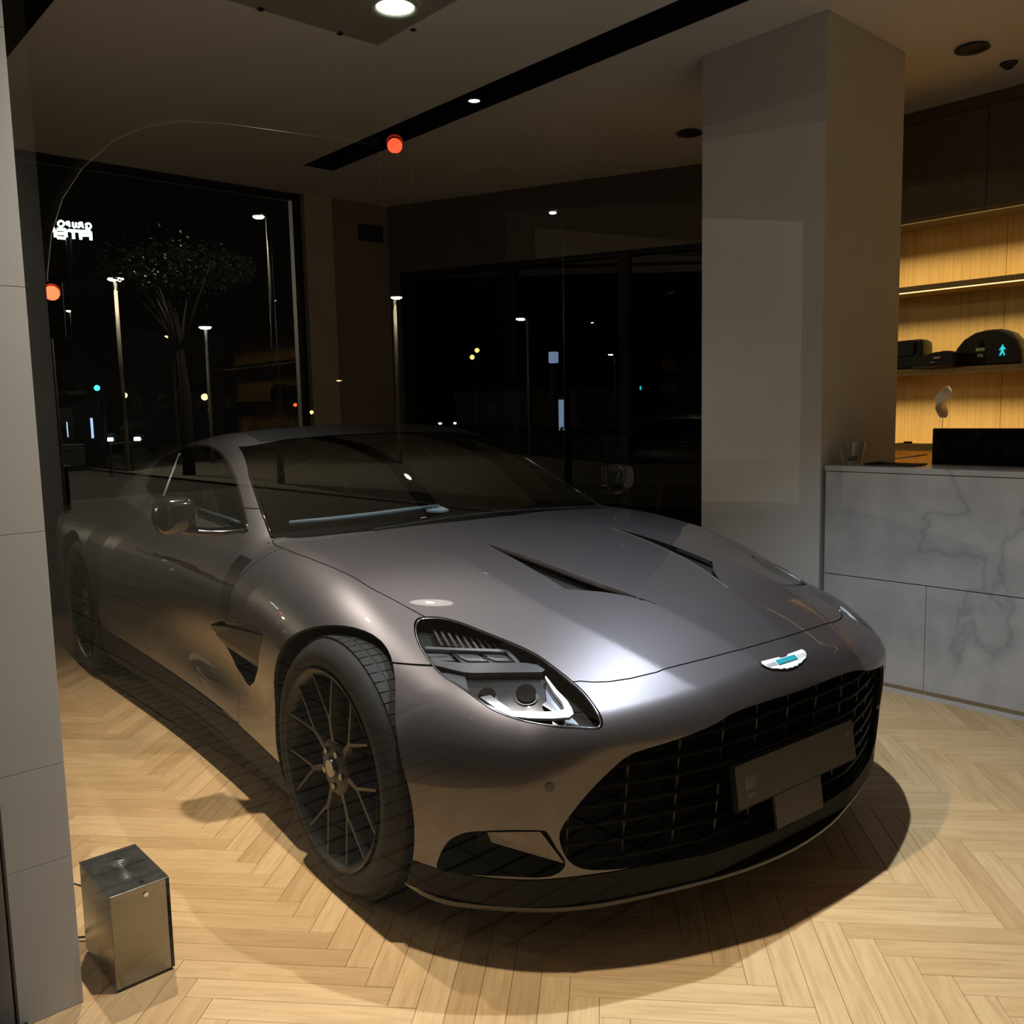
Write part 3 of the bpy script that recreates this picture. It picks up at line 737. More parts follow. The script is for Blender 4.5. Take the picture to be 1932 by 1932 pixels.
for Y in np.arange(-.66, .67, .132):
    zs = [z for z in np.arange(.20, .59, .01) if grille_end(z) > abs(Y)-.01]
    if len(zs) < 4: continue
    rows = [[(gx(Y, z)-.040, Y-.003, z), (gx(Y, z)-.040, Y+.003, z), (gx(Y, z)-.085, Y+.004, z), (gx(Y, z)-.085, Y-.004, z)] for z in np.linspace(zs[0]-.01, zs[-1]+.01, 8)]
    MB().strip(rows, True).build('grille_bar', GRB, grille)
rows = [[(gx(Y, z)-.13, Y, z) for z in (.17, .3, .45, .60)] for Y in np.linspace(-.80, .80, 31)]
MB().strip(rows).build('grille_backing', MATTEBLACK, grille)
gfp = np.vstack([[[0, .582]], GR[:, [1, 2]], [[0, .197]]]); gfp = crom(gfp, 3); full = np.vstack([gfp, (gfp*[-1, 1])[::-1][1:-1]])
rows = [[(gx(Y, z)+dx, Y*s_, (z-.39)*s_+.39) for dx, s_ in ((-.004, 1.0), (-.012, .992), (-.05, .985), (-.12, .975))] for Y, z in full]
MB().strip(rows+rows[:1]).build('grille_surround', GLOSSBLACK, grille, True)
# --- number plate on its holder
pl = link('number_plate', None, car)
PLATE = noise_var(mat('dull dark plate', (.05, .043, .034), .45), 12, .12)
def tilt(o): o.location = (.842, 0, .385); o.rotation_euler = (0, math.radians(-8), 0); return o
tilt(MB().box((-.012, -.272, -.062), (-.002, .272, .062), .004).build('plate_holder', MATTEBLACK, pl))
tilt(MB().box((-.002, -.262, -.055), (.002, .262, .055)).build('plate_face', PLATE, pl))
tilt(MB().box((-.03, -.09, -.16), (-.022, .12, -.06)).build('bracket', PLATE, pl))
PMARK = noise_var(mat('faded grey mark', (.10, .095, .085), .5), 30, .2)
tilt(MB().box((.0016, -.232, -.012), (.0026, -.188, .02)).box((.0016, -.225, -.035), (.0026, -.195, -.022)).build('plate_mark', PMARK, pl))
tilt(MB().box((.0016, .224, .012), (.0026, .244, .03)).build('plate_mark', PMARK, pl))
# --- splitter
sp = [(.257, -.907), (.307, -.905), (.375, -.899), (.432, -.881), (.475, -.855), (.537, -.803), (.618, -.72), (.676, -.633), (.72, -.533), (.77, -.377), (.814, -.202), (.832, 0)]
spo = crom(sp+[(x, -y) for x, y in sp[-2::-1]], 3)
rows = []
for x, y in spo:
    k = .70; ix, iy = x-.22, y*.80
    rows.append([(x, y, .140), (x+.002, y, .134), (x, y, .128), (ix, iy, .125), (ix, iy, .175), (x*.6+ix*.4, y*.6+iy*.4, .152)])
mb = MB().strip(rows, True); mb.add(rows[0], [tuple(range(6))]); mb.add(rows[-1], [tuple(range(6))[::-1]])
mb.build('front_splitter', GLOSSBLACK, car, angle=50)
# --- lower side intakes: inner ducts
def intake(mb):
    o = crom(IN_[:, [1, 2]], 2, True); P = np.array([(gx(min(a, .84), b), -a, b) for a, b in o])
    P0 = off_trace(crom(int_px, 2, True), .004)
    rows = [P0, P0*[1, .93, 1]+[-.10, 0, .01], P0*[1, .86, .94]+[-.22, 0, .02]]
    mb.strip([list(r) for r in rows]); [mb.f.append((k*len(P0)+len(P0)-1, k*len(P0), (k+1)*len(P0), (k+1)*len(P0)+len(P0)-1)) for k in range(2)]
    n = len(P0); mb.f.append(tuple(range(2*n, 3*n))); return mb, MATTEBLACK
both('side_intake', intake)
both('intake_fin', lambda mb: (mb.add([tuple(p) for p in off_trace([(918,1573),(1020,1572),(1066,1632),(926,1592)], .006)]+[tuple(p) for p in off_trace([(918,1573),(1020,1572),(1066,1632),(926,1592)], .02)], [(0, 1, 2, 3), (7, 6, 5, 4), (0, 4, 5, 1), (1, 5, 6, 2), (2, 6, 7, 3), (3, 7, 4, 0)]), PAINT))
both('parking_sensor', lambda mb: (mb.tube([tuple(off_trace([(1037,1485)], .003)[0]), tuple(off_trace([(1037,1485)], -.0025)[0])], .0115, 16), GLOSSBLACK, True, 40))
# --- headlights
CHR2 = noise_var(mat('silver lamp trim', (.36, .36, .41), .22, 1.), 60, .06)
LAMPGREY = noise_var(mat('grey lamp reflector', (.12, .125, .14), .3, .8), 60, .1)
DRL = noise_var(mat('white light guide', (.86, .88, .92), .35), 60, .03)
LAMPBLACK = noise_var(mat('black lamp housing', (.008, .008, .009), .3), 60, .2)
hP, hT = trimmed(BP, BT, [R_HL], [])
for s_ in (-1, 1): panel_mesh('headlight_housing', hP, hT, LAMPBLACK, car, s_, rim=-.051, offset=-.055)
C5 = lambda pts: [(700+x/3.22, 1100+y/3.22) for x, y in pts]
def to_px(P):
    """car points (folded to y >= 0, read as the visible right side) -> photo"""
    D = (P*[1, -1, 1])@RCAR.T-CAM_POS; z = D@FW; return np.stack([966+FPX*(D@RT)/z, 966-FPX*(D@UPV)/z], 1)
def lamp(name, pts, depth, thick, m_, sub=1):
    q = C5(pts); q = crom(q, sub, True) if sub > 1 else q
    P, T = clip(hP, hT, poly_sd(q, to_px(hP))/600)
    if len(T): return [panel_mesh(name, P, T, m_, car, s_, rim=thick, offset=-depth) for s_ in (-1, 1)]
hP, hT = BP, BT
_w = R_HL(BP) > -.03; hT = BT[_w[BT].all(1)]; _u = np.unique(hT); _m = -np.ones(len(BP), np.int64); _m[_u] = np.arange(len(_u)); hP, hT = BP[_u], _m[hT]
for _ in range(2):                                                         # two finer levels for the lamps
    _e = np.sort(np.vstack([hT[:, [0, 1]], hT[:, [1, 2]], hT[:, [2, 0]]]), 1); _ue, _inv = np.unique(_e, axis=0, return_inverse=True); _inv = _inv.ravel()+len(hP); _k = len(hT)
    hP2 = project(np.vstack([hP, hP[_ue].mean(1)]), 2); ab, bc, ca = _inv[:_k], _inv[_k:2*_k], _inv[2*_k:]
    hT = np.vstack([np.stack([hT[:, 0], ab, ca], 1), np.stack([ab, hT[:, 1], bc], 1), np.stack([ca, bc, hT[:, 2]], 1), np.stack([ab, bc, ca], 1)]); hP = hP2
lamp('lamp_bar', [(322,440),(345,430),(430,448),(560,460),(930,458),(1010,470),(1055,500),(1040,515),(900,516),(620,520),(560,515),(450,490),(370,470)], .014, .03, CHR2)
for q in ([(322,372),(460,372),(525,448),(400,448),(345,430)], [(485,375),(640,375),(722,452),(570,452)], [(655,375),(800,378),(880,450),(742,452)]):
    lamp('led_module', q, .030, .02, LAMPGREY)
    cxq = sum(p[0] for p in q)/len(q)
    lamp('led_lens', [(a*.78+cxq*.22+8, b*.35+445*.60) for a, b in q], .026, .01, CHR2)
    lamp('led_lens', [(a*.78+cxq*.22-14, b*.30+400*.68) for a, b in q], .026, .01, LAMPGREY)
lamp('lamp_divider', [(322,352),(480,360),(800,368),(830,378),(800,384),(480,374),(330,368)], .018, .02, CHR2)
for i in range(9):
    x0 = 372+i*44; y0 = 255+i*9
    lamp('lamp_fin', [(x0, y0-12), (x0+14, y0-10), (x0+66, y0+84-i*4), (x0+48, y0+84-i*4)], .022, .02, DARKCHROME)
lamp('lamp_strut', [(808,376),(830,374),(905,448),(880,452)], .018, .02, CHR2)
lamp('projector_box', [(565,520),(1056,512),(1062,600),(1055,660),(1030,700),(1045,735),(1100,748),(850,748),(740,728),(620,690),(590,620)], .034, .03, LAMPBLACK)
for cx, cy, rr in ((700,640,58), (940,625,66)):
    lamp('lens_ring', [(cx+rr*1.15*math.cos(t), cy+rr*1.05*math.sin(t)) for t in np.linspace(0, 2*math.pi, 25)[:-1]], .030, .01, DARKCHROME)
    lamp('projector_lens', [(cx+rr*.95*math.cos(t), cy+rr*.88*math.sin(t)) for t in np.linspace(0, 2*math.pi, 25)[:-1]], .024, .012, GLOSSBLACK)
lamp('light_beam_shield', [(655,655),(720,640),(850,740),(770,738)], .022, .008, LAMPGREY)
lamp('running_light', [(640,690),(690,720),(780,757),(860,790),(960,800),(1100,803),(1205,796),(1234,768),(1222,730),(1190,680),(1130,620),(1070,545),(1058,530),(1058,548),(1110,630),(1160,690),(1180,735),(1140,752),(1060,757),(850,754),(760,740)], .016, .012, DRL)
lamp('lamp_side_reflector', [(400,500),(470,505),(565,522),(590,620),(612,680),(540,630),(440,560)], .024, .02, LAMPGREY)
lamp('lamp_front_reflector', [(1062,560),(1110,635),(1160,700),(1175,735),(1140,750),(1105,735),(1030,690),(1062,665)], .030, .02, CHR2)
hring = crom(hl_px, 3, True)
both('lamp_rim', lambda mb: (mb.tube([tuple(p) for p in off_trace([(p[0]*.985+958*.015, p[1]*.985+1268*.015) for p in hring], .004)], .0035, 6, True), DARKCHROME, True))
# --- hood vents: black floor, blade
def hv_floor(mb):
    q = crom(hv, 3, True)
    A = [(x, -y, float(top_z(np.array(x), np.array(y)))-.022-.012*(y < .3)) for x, y in q]; n = len(A)
    B = [(x, -y, float(top_z(np.array(x), np.array(y)))-.001) for x, y in q]
    mb.add(A, [tuple(range(n))]); mb.strip([A+A[:1], B+B[:1]]); return mb, MATTEBLACK
both('hood_vent', hv_floor)
bl = [(-.165, .281), (.03, .259), (.235, .229), (.40, .185), (.475, .160)]
def blade(mb):
    rows = []
    for i, (x, y) in enumerate(crom(bl, 5)):
        z = float(top_z(np.array(x), np.array(y))); t = i/20; w = .003+.005*math.sin(math.pi*min(1, t*1.05))
        rows.append([(x, -y+.004, z-.0005), (x, -y-.003, z+.002), (x, -y-w, z-.007*math.sin(math.pi*t)), (x, -y-w, z-.012), (x, -y+.004, z-.012)])
    return mb.strip(rows, True), PAINT, False, 40
both('vent_blade', blade)
# --- front badge
BW = noise_var(mat('white enamel badge', (.85, .86, .9), .3, .2), 60, .03)
BT_ = noise_var(mat('teal enamel', (.02, .26, .33), .35), 60, .04)
def on_nose(y, u):
    """point on the nose, u metres down the slope from the badge's middle"""
    x = .800+.055*u/.055*.7 if False else .800+u*.72; Y = abs(y)
    P = project(np.array([[x, Y, float(top_z(np.array(x), np.array(Y)))]]), 4)[0]; n_ = normals(P[None])[0]
    P[1] = math.copysign(P[1], y) if y else 0; n_[1] = math.copysign(abs(n_[1]), y) if y else 0; return P, n_
def badge_plate(name, out, h0, h1, m_, par):
    A, B = [], []
    for y, u in out:
        p, n_ = on_nose(y, u); A.append(p+n_*h1); B.append(p+n_*h0)
    k = len(A); MB().add(A+B, [tuple(range(k)), tuple(range(k, 2*k))[::-1]]+[(i, (i+1) % k, k+(i+1) % k, k+i) for i in range(k)]).build(name, m_, par)
badge = link('wing_badge', None, car)
half = [(.0, -.014), (.014, -.014), (.02, -.020), (.09, -.024), (.094, -.014), (.088, .0), (.074, .012), (.058, .017), (.045, .024), (.03, .024), (.024, .030), (.012, .028), (0, .031)]
wing = half+[(-y, u) for y, u in half[::-1][1:-1]]
badge_plate('wing_rim', [(y*1.04, u*1.10) for y, u in wing], -.004, .003, GLOSSBLACK, badge)
badge_plate('wing_plate', wing, 0, .005, BW, badge)
badge_plate('teal_bar', [(-.042, -.011), (.042, -.011), (.042, .007), (-.042, .007)], .004, .0065, BT_, badge)
for k in range(8):
    y = .05+k*.005
    for s_ in (-1, 1): badge_plate('feather_line', [(s_*y, -.008), (s_*(y+.0012), -.008), (s_*(y+.0012-.004), .006), (s_*(y-.004), .006)], .0045, .0055, DARKCHROME, badge)
# --- fender vents: dark recess, strake
STRAKE = noise_var(mat('dark satin strake', (.015, .015, .016), .4), 30, .2)
C9 = lambda pts: [(380+x/9.66, 1120+y/9.66) for x, y in pts]
both('fender_vent', lambda mb: (patch(mb, vent_px, .045, .06), MATTEBLACK))
both('vent_wall', lambda mb: (mb.strip([list(map(tuple, off_trace(vent_px+vent_px[:1], .001))), list(map(tuple, off_trace(vent_px+vent_px[:1], .05)))]), PAINT))
both('vent_strake', lambda mb: (patch(mb, C9([(150,570),(400,600),(560,640),(760,690),(1040,768),(1095,790),(1062,1280),(1030,1340),(750,1160),(450,960),(260,740)]), .0, .02), STRAKE))
both('vent_top_face', lambda mb: (patch(mb, C9([(345,522),(560,530),(800,580),(1075,665),(1105,750),(1040,766),(760,690),(560,640),(400,600)]), .014, .03), PAINT))
# --- door mirrors
def mirror_shell(mb):
    rows = []
    for t in np.linspace(0, 1, 11):                       # from inner to outer edge, rounded box sections in x-z
        y = -1.00-.128*t; k = (1-abs(2*t-1)**5)**.5 if 0 < t < 1 else .35
        cz = 1.010-.004*t; hz = .058*k+.006; hx = .075*k; cx = -.90-.03*t
        rows.append([(cx+hx*math.copysign(abs(math.cos(a))**.6, math.cos(a)), y, cz+hz*math.copysign(abs(math.sin(a))**.6, math.sin(a))) for a in np.linspace(0, 2*math.pi, 25)[:-1]])
    mb.strip(rows, True); mb.add(rows[0], [tuple(range(24))]); mb.add(rows[-1], [tuple(range(24))[::-1]]); return mb, GLOSSBLACK, True, 60
mm = both('door_mirror', mirror_shell)
def arm(mb):
    c = crom([(-.80, -.88, .951), (-.83, -.95, .947), (-.87, -1.01, .950), (-.92, -1.08, .966)], 6); rows = []
    for i, p in enumerate(c):
        t = i/(len(c)-1); a_, b_ = .05, .011+.008*t
        rows.append([(p[0]+a_*math.cos(q), p[1], p[2]+b_*math.sin(q)) for q in np.linspace(0, 2*math.pi, 15)[:-1]])
    mb.strip(rows, True); mb.add(rows[0], [tuple(range(14))]); mb.add(rows[-1], [tuple(range(14))[::-1]]); return mb, CHROMEBLK, True
CHROMEBLK = noise_var(mat('black chrome arm', (.08, .08, .085), .1, 1.), 30, .1)
for mo in mm: pass
am = both('mirror_arm', arm)
for k in (0, 1): am[k].parent = mm[k]
gl_ = both('mirror_glass', lambda mb: (mb.box((-.985, -1.118, .962), (-.980, -1.012, 1.056), .002), CHROME))
for k in (0, 1): gl_[k].parent = mm[k]
# --- window surround, pillar strip, windscreen trim
both('window_seal', lambda mb: (mb.tube([tuple(p) for p in off_trace(dlo_px, .0)][:0]+[tuple(p) for p in (lambda Q: Q-normals(Q)*.001)(project(np.array([(a, np.nan, b) for a, b in []]).reshape(0, 3))) ] if False else [tuple(p) for p in crom(off_trace(dlo_px, .002), 3, True)], .007, 6, True), GLOSSBLACK, True))
STRIPG = noise_var(mat('blue-grey window strip', (.16, .2, .22), .4), 30, .1)
both('pillar_strip', lambda mb: (mb.tube([tuple(p) for p in off_trace([(338,855),(328,880),(317,908),(307,936)], .004)], .005, 6), STRIPG, True))
both('windscreen_trim', lambda mb: (mb.tube([tuple(p) for p in off_trace([(514,1014),(492,958),(472,898),(455,846)], .001)], .004, 6), GLOSSBLACK, True))
# --- cabin: dash, seats, wheel
cab = link('cabin', None, car)
dash = MB()
rows = [[(x, Y, z) for x, z in ((-.70-.10*(Y/.7)**2, .895), (-.86-.06*(Y/.7)**2, .900), (-1.08, .885), (-1.16, .84), (-1.12, .62), (-.66, .60))] for Y in np.linspace(-.72, .72, 21)]
dash.strip(rows).build('dashboard', LEATHER, cab, True, 50)
MB().tube([tuple(p) for p in off_trace([(545,978),(620,971),(700,962),(770,953),(830,944)], .022)], [.010]*4+[.004], 6).build('dash_reflection', DASHSHEEN, cab, True)  # reflection on the dash top, modelled as a pale strip
MB().tube([tuple(p) for p in off_trace([(372,958),(400,968),(430,977),(448,984)], .012)], .008, 6).build('door_trim', STRIPG, cab, True)
q = off_trace([(803,943),(812,940),(836,943),(849,948),(838,951),(808,950)], .03); q2 = q-[0, 0, .008]
MB().add(list(q)+list(q2), [tuple(range(6)), tuple(range(6, 12))[::-1]]+[(i, (i+1) % 6, 6+(i+1) % 6, 6+i) for i in range(6)]).build('dash_card', DRL, cab)
for y in (-.37, .37):
    st = link('seat', None, cab)
    MB().box((-1.75, y-.25, .35), (-1.22, y+.25, .55), .05).build('cushion', LEATHER, st, True)
    mb = MB().box((-.07, -.25, 0), (.07, .25, .55), .06); mb.xf(Matrix.Translation((-1.80, y, .50))@Matrix.Rotation(math.radians(-18), 4, 'Y')); mb.build('backrest', LEATHER, st, True)
    mb = MB().box((-.05, -.13, .0), (.05, .13, .16), .04); mb.xf(Matrix.Translation((-1.98, y, 1.01))@Matrix.Rotation(math.radians(-12), 4, 'Y')); mb.build('headrest', LEATHER, st, True)
swp = [Vector((-1.25, .37, .83))+Vector((math.sin(t)*.07, math.cos(t)*.18, math.sin(t)*.165)) for t in np.linspace(0, 2*math.pi, 33)[:-1]]
MB().tube(swp, .016, 8, True).build('steering_wheel', LEATHER, cab, True)
MB().box((-2.35, -.68, .35), (-2.05, .68, .92), .05).build('rear_bulkhead', LEATHER, cab)
MB().box((-3.5, -.55, .80), (-2.3, .55, .84)).build('parcel_shelf', LEATHER, cab)
both('door_card', lambda mb: (mb.box((-2.0, -.80, .30), (-.75, -.77, .90)), LEATHER), cab)
# --- wipers, tail
both('wiper', lambda mb: (mb.tube([tuple(p) for p in off_trace([(850,984),(980,966)], -.012)], .006, 6), MATTEBLACK)) if False else None
MB().tube([tuple(p) for p in (project(np.array([(-.575, .62-.1*k, .94) for k in range(12)])*[1, 1, 1])+[0, 0, .008])], .005, 6).build('wiper', MATTEBLACK, car)

# ------------------------------------------------------------------ ceiling fittings
FIT = noise_var(mat('dark lamp ring', (.03, .028, .025), .4), 30, .2)
WRING = noise_var(mat('pale green lamp rim', (.45, .55, .47), .4), 30, .05)
GLOW = mat('lit lamp', (1, .97, .88), .5, emit=(1, .95, .80), estr=7)
GLOWC = mat('lit cool lamp', (.9, .95, 1), .5, emit=(.85, .93, 1), estr=7)
def downlight(loc, label, lit, rim=WRING, r=.075, group='round recessed ceiling lamps'):
    t = thing('downlight', label, 'ceiling lamp', loc, 0, group)
    MB().lathe([(r, .0), (r+.022, -.004), (r+.028, -.012), (r+.020, -.016), (r+.002, -.012), (r-.004, .0)], 2, (0, 0, 0), 40).build('rim', rim, t, True)
    MB().lathe([(0, -.004), (r*.7, -.008), (r+.001, -.004)], 2, (0, 0, 0), 40).build('diffuser' if lit else 'reflector', lit or FIT, t, True)
    return t
hatch = thing('ceiling_hatch', 'square hatch panel in the ceiling around the lit lamp', 'hatch', (-1.34, .02, CEIL))
MB().box((-.42, -.42, -.004), (.42, .42, -.0005), .001).build('panel', noise_var(mat('grey hatch panel', (.34, .32, .29), .8), 4, .04), hatch)
fr = MB()
for a, b in (((-.46, -.46), (.46, -.42)), ((-.46, .42), (.46, .46)), ((-.46, -.42), (-.42, .42)), ((.42, -.42), (.46, .42))): fr.box((*a, -.010), (*b, -.0005), .002)
fr.build('frame', CEILM, hatch)
for x, y in ((-.40, -.2), (-.40, .2), (-.15, .44), (.3, .44)): MB().box((x-.012, y-.012, -.016), (x+.012, y+.012, -.009), .003).build('clip', FIT, hatch)
downlight((-1.34, .255, CEIL-.010), 'lit round lamp with pale rim at the top edge of the photo', GLOW, r=.085)
downlight((.50, .20, CEIL-.001), 'lit round lamp above the nose of the car', GLOWC, r=.03)
downlight((.10, 2.80, CEIL), 'unlit black round ceiling lamp in front of the wood cabinet', None, FIT, .055, 'unlit recessed ceiling lamps')
downlight((-1.66, 2.80, CEIL), 'unlit black round ceiling lamp left of the column', None, FIT, .055, 'unlit recessed ceiling lamps')
det = thing('smoke_detector', 'small dark ceiling sensor beside the unlit lamp', 'sensor', (.14, 3.18, CEIL))
MB().lathe([(0, -.028), (.022, -.028), (.028, -.018), (.04, -.012), (.045, 0)], 2, (0, 0, 0), 24).build('body', FIT, det, True, 40)
MB().lathe([(0, -.034), (.010, -.034), (.012, -.027)], 2, (0, 0, 0), 12).build('sensor_eye', BLACKIN, det, True)
def track_spot(loc, aim, label):
    t = thing('track_spotlight', label, 'spotlight', loc, 0, 'spotlights in the black ceiling slots')
    q = (Vector(aim)-Vector(loc)).to_track_quat('-Z', 'Y').to_matrix().to_4x4()
    MB().lathe([(.034, .0), (.034, .09), (.030, .10), (.0, .10)], 2, (0, 0, 0), 24).xf(q).build('can', BLACKFR, t, True, 40)
    MB().lathe([(0, .012), (.028, .010), (.033, .004)], 2, (0, 0, 0), 24).xf(q).build('lens', GLOW, t, True)
    MB().tube([(0, 0, .09), (0, 0, .19)], .008, 8).build('stem', BLACKFR, t)
for loc, aim, lab in (((.42, -1.02, CEIL+.02), (.40, -1.20, 0), 'black spotlight in the slot nearest the street, above the front wheel'),
                      ((-1.3, -1.02, CEIL+.02), (-1.3, -1.45, 0), 'black spotlight in the slot nearest the street, above the car door')): track_spot(loc, aim, lab)
track_spot((-2.13, 1.36, CEIL+.02), (-2.13, 1.36, 0), 'small spotlight glinting in the long black slot left of the column')

# ------------------------------------------------------------------ exit sign
sg = thing('exit_sign', 'dark green exit sign with arrow on the taupe wall', 'sign', (X0+.021, 2.24, 2.88))
SIGNG = noise_var(mat('dark green sign', (.006, .014, .009), .5), 20, .1); SIGNW = noise_var(mat('dull sign lettering', (.045, .05, .042), .6), 20, .1)
MB().box((0, -.126, -.070), (.006, .126, .070), .001).build('plate', SIGNG, sg)
def text_mesh(name, s, size, m_, parent, loc, rot, ext=.001, align='CENTER'):
    cu = bpy.data.curves.new(name, 'FONT'); cu.body = s; cu.size = size; cu.align_x = align; cu.align_y = 'CENTER'; cu.extrude = ext
    o = bpy.data.objects.new(name, cu); COL.objects.link(o); dg = bpy.context.evaluated_depsgraph_get()
    me = bpy.data.meshes.new_from_object(o.evaluated_get(dg)); bpy.data.objects.remove(o); me.materials.append(m_)
    t = link(name, me, parent); t.location = loc; t.rotation_euler = rot; return t
text_mesh('lettering', 'SALIDA', .072, SIGNW, sg, (.007, 0, .026), (math.pi/2, 0, math.pi/2))
MB().prism([(-.105, -.028), (-.075, -.010), (-.075, -.020), (.105, -.020), (.105, -.036), (-.075, -.036), (-.075, -.046)], 0, .006, .008).build('arrow', SIGNW, sg)

# ------------------------------------------------------------------ marble counter
MARBLE = mat('white marble', (.62, .61, .60), .22, 0, .5)
def _marble(m_):
    N, L, b = nodes(m_); tc = N.new('ShaderNodeTexCoord'); n1 = N.new('ShaderNodeTexNoise'); n1.inputs['Scale'].default_value = 1.6; n1.inputs['Detail'].default_value = 8; n1.inputs['Distortion'].default_value = .5
    mp = N.new('ShaderNodeMapping'); mp.inputs['Rotation'].default_value = (.3, .5, .6); L.new(tc.outputs['Object'], mp.inputs[0]); L.new(mp.outputs[0], n1.inputs['Vector'])
    ab = N.new('ShaderNodeMath'); ab.operation = 'SUBTRACT'; ab.inputs[1].default_value = .5; L.new(n1.outputs['Fac'], ab.inputs[0]); a2 = N.new('ShaderNodeMath'); a2.operation = 'ABSOLUTE'; L.new(ab.outputs[0], a2.inputs[0])
    r = N.new('ShaderNodeValToRGB'); e = r.color_ramp.elements; e[0].position = 0; e[0].color = (.40, .40, .41, 1); e[1].position = .05; e[1].color = (.56, .555, .55, 1)
    x = e.new(.015); x.color = (.50, .50, .50, 1); L.new(a2.outputs[0], r.inputs[0])
    n2 = N.new('ShaderNodeTexNoise'); n2.inputs['Scale'].default_value = 5; n2.inputs['Detail'].default_value = 5; L.new(tc.outputs['Object'], n2.inputs['Vector'])
    r2 = N.new('ShaderNodeValToRGB'); r2.color_ramp.elements[0].position = .3; r2.color_ramp.elements[0].color = (.78, .78, .79, 1); r2.color_ramp.elements[1].position = .6; r2.color_ramp.elements[1].color = (1, 1, 1, 1); L.new(n2.outputs['Fac'], r2.inputs[0])
    mx = N.new('ShaderNodeMix'); mx.data_type = 'RGBA'; mx.blend_type = 'MULTIPLY'; mx.inputs[0].default_value = 1; L.new(r.outputs[0], mx.inputs[6]); L.new(r2.outputs[0], mx.inputs[7]); L.new(mx.outputs[2], b.inputs['Base Color'])
_marble(MARBLE)
ct = thing('reception_counter', 'white marble reception counter behind the car', 'counter', (-.122, 1.813, 0))
CW_ = 2.5
MB().box((.004, .022, .05), (CW_-.004, .34, 1.02)).build('carcass', MATTEBLACK, ct)
MB().box((0, .012, 0), (CW_, .34, .05)).build('plinth', noise_var(mat('white plinth', (.6, .6, .58), .4), 8, .03), ct)
for x0, x1, z0, z1 in ((0, 1.50, .524, 1.018), (1.50, CW_, .524, 1.018), (0, .492, .042, .522), (.492, 1.72, .042, .522), (1.72, CW_, .042, .522)):
    MB().box((x0+.001, 0, z0+.001), (x1-.001, .022, z1-.001), .0015).build('marble_slab', MARBLE, ct)
MB().box((-.004, -.002, 1.020), (CW_, .30, 1.045), .003).build('worktop', MARBLE, ct)
WOOD = mat('honey oak veneer', (.50, .33, .13), .5, 0, .35)
def _veneer(m_, base, dark):
    N, L, b = nodes(m_); tc = N.new('ShaderNodeTexCoord'); mp = N.new('ShaderNodeMapping'); mp.inputs['Scale'].default_value = (55, 3, 1.6); L.new(tc.outputs['Object'], mp.inputs[0])
    nz = N.new('ShaderNodeTexNoise'); nz.inputs['Scale'].default_value = 1.5; nz.inputs['Detail'].default_value = 5; L.new(mp.outputs[0], nz.inputs['Vector'])
    r = N.new('ShaderNodeValToRGB'); r.color_ramp.elements[0].position = .3; r.color_ramp.elements[0].color = (*dark, 1); r.color_ramp.elements[1].position = .65; r.color_ramp.elements[1].color = (*base, 1)
    L.new(nz.outputs['Fac'], r.inputs[0]); L.new(r.outputs[0], b.inputs['Base Color'])
_veneer(WOOD, (.52, .35, .14), (.42, .27, .10))
DWOOD = mat('dark veneer', (.13, .10, .08), .5); _veneer(DWOOD, (.14, .11, .09), (.11, .085, .07))
MB().box((.27, .34, .72), (CW_, .95, .75), .003).build('desk', WOOD, ct)
# things on and behind the counter
tb_ = thing('glass_tumbler', 'clear glass tumbler standing on the left end of the marble counter', 'tumbler', (-.052, 1.93, 1.0455))
TGL = thin_glass('thin drinking glass', (.93, .95, .95), 1.45)
MB().lathe([(0, .004), (.040, .004), (.043, .0), (.046, .004), (.062, .110), (.0605, .110), (.044, .012), (0, .012)], 2, (0, 0, 0), 40).build('cup', TGL, tb_, True, 40)
PEB = noise_var(mat('dark pebbles', (.06, .05, .04), .3), 30, .3)
rnd = random.Random(4)
for k in range(9):
    a = rnd.uniform(0, 6.28); r = rnd.uniform(0, .026); mb = MB(); bm = bmesh.new(); bmesh.ops.create_icosphere(bm, subdivisions=2, radius=.011)
    for v in bm.verts: v.co = (v.co.x*1.2+r*math.cos(a), v.co.y+r*math.sin(a), v.co.z*.75+.024+.012*(k > 5))
    bm.verts.index_update(); mb.add([v.co[:] for v in bm.verts], [[v.index for v in f.verts] for f in bm.faces]); bm.free(); mb.build('pebble', PEB, tb_, True)
lp = thing('folded_laptop', 'thin dark folder with a lifted tan cover on the marble counter', 'folder', (.17, 1.97, 1.0462))
mb = MB().box((-.16, -.05, 0), (.08, .10, .006), .002); mb.build('base', LEATHER, lp)
mb = MB().box((-.16, -.05, 0), (.08, .10, .005), .002).xf(Matrix.Translation((-.16, 0, .0065))@Matrix.Rotation(math.radians(-9), 4, 'Y')@Matrix.Translation((.16, 0, 0))); mb.build('cover', noise_var(mat('tan cover', (.25, .19, .10), .5), 20, .1), lp)
mo = thing('computer_monitor', 'black computer monitor seen over the marble counter', 'monitor', (.45, 2.50, .7505))
MB().box((-.355, -.02, .07), (.355, .012, .453), .006).build('screen_case', GLOSSBLACK, mo)
MB().box((-.035, .0, .0), (.035, .03, .12), .004).build('stand', MATTEBLACK, mo)
MB().box((-.12, -.08, .0), (.12, .10, .012), .003).build('foot', MATTEBLACK, mo)

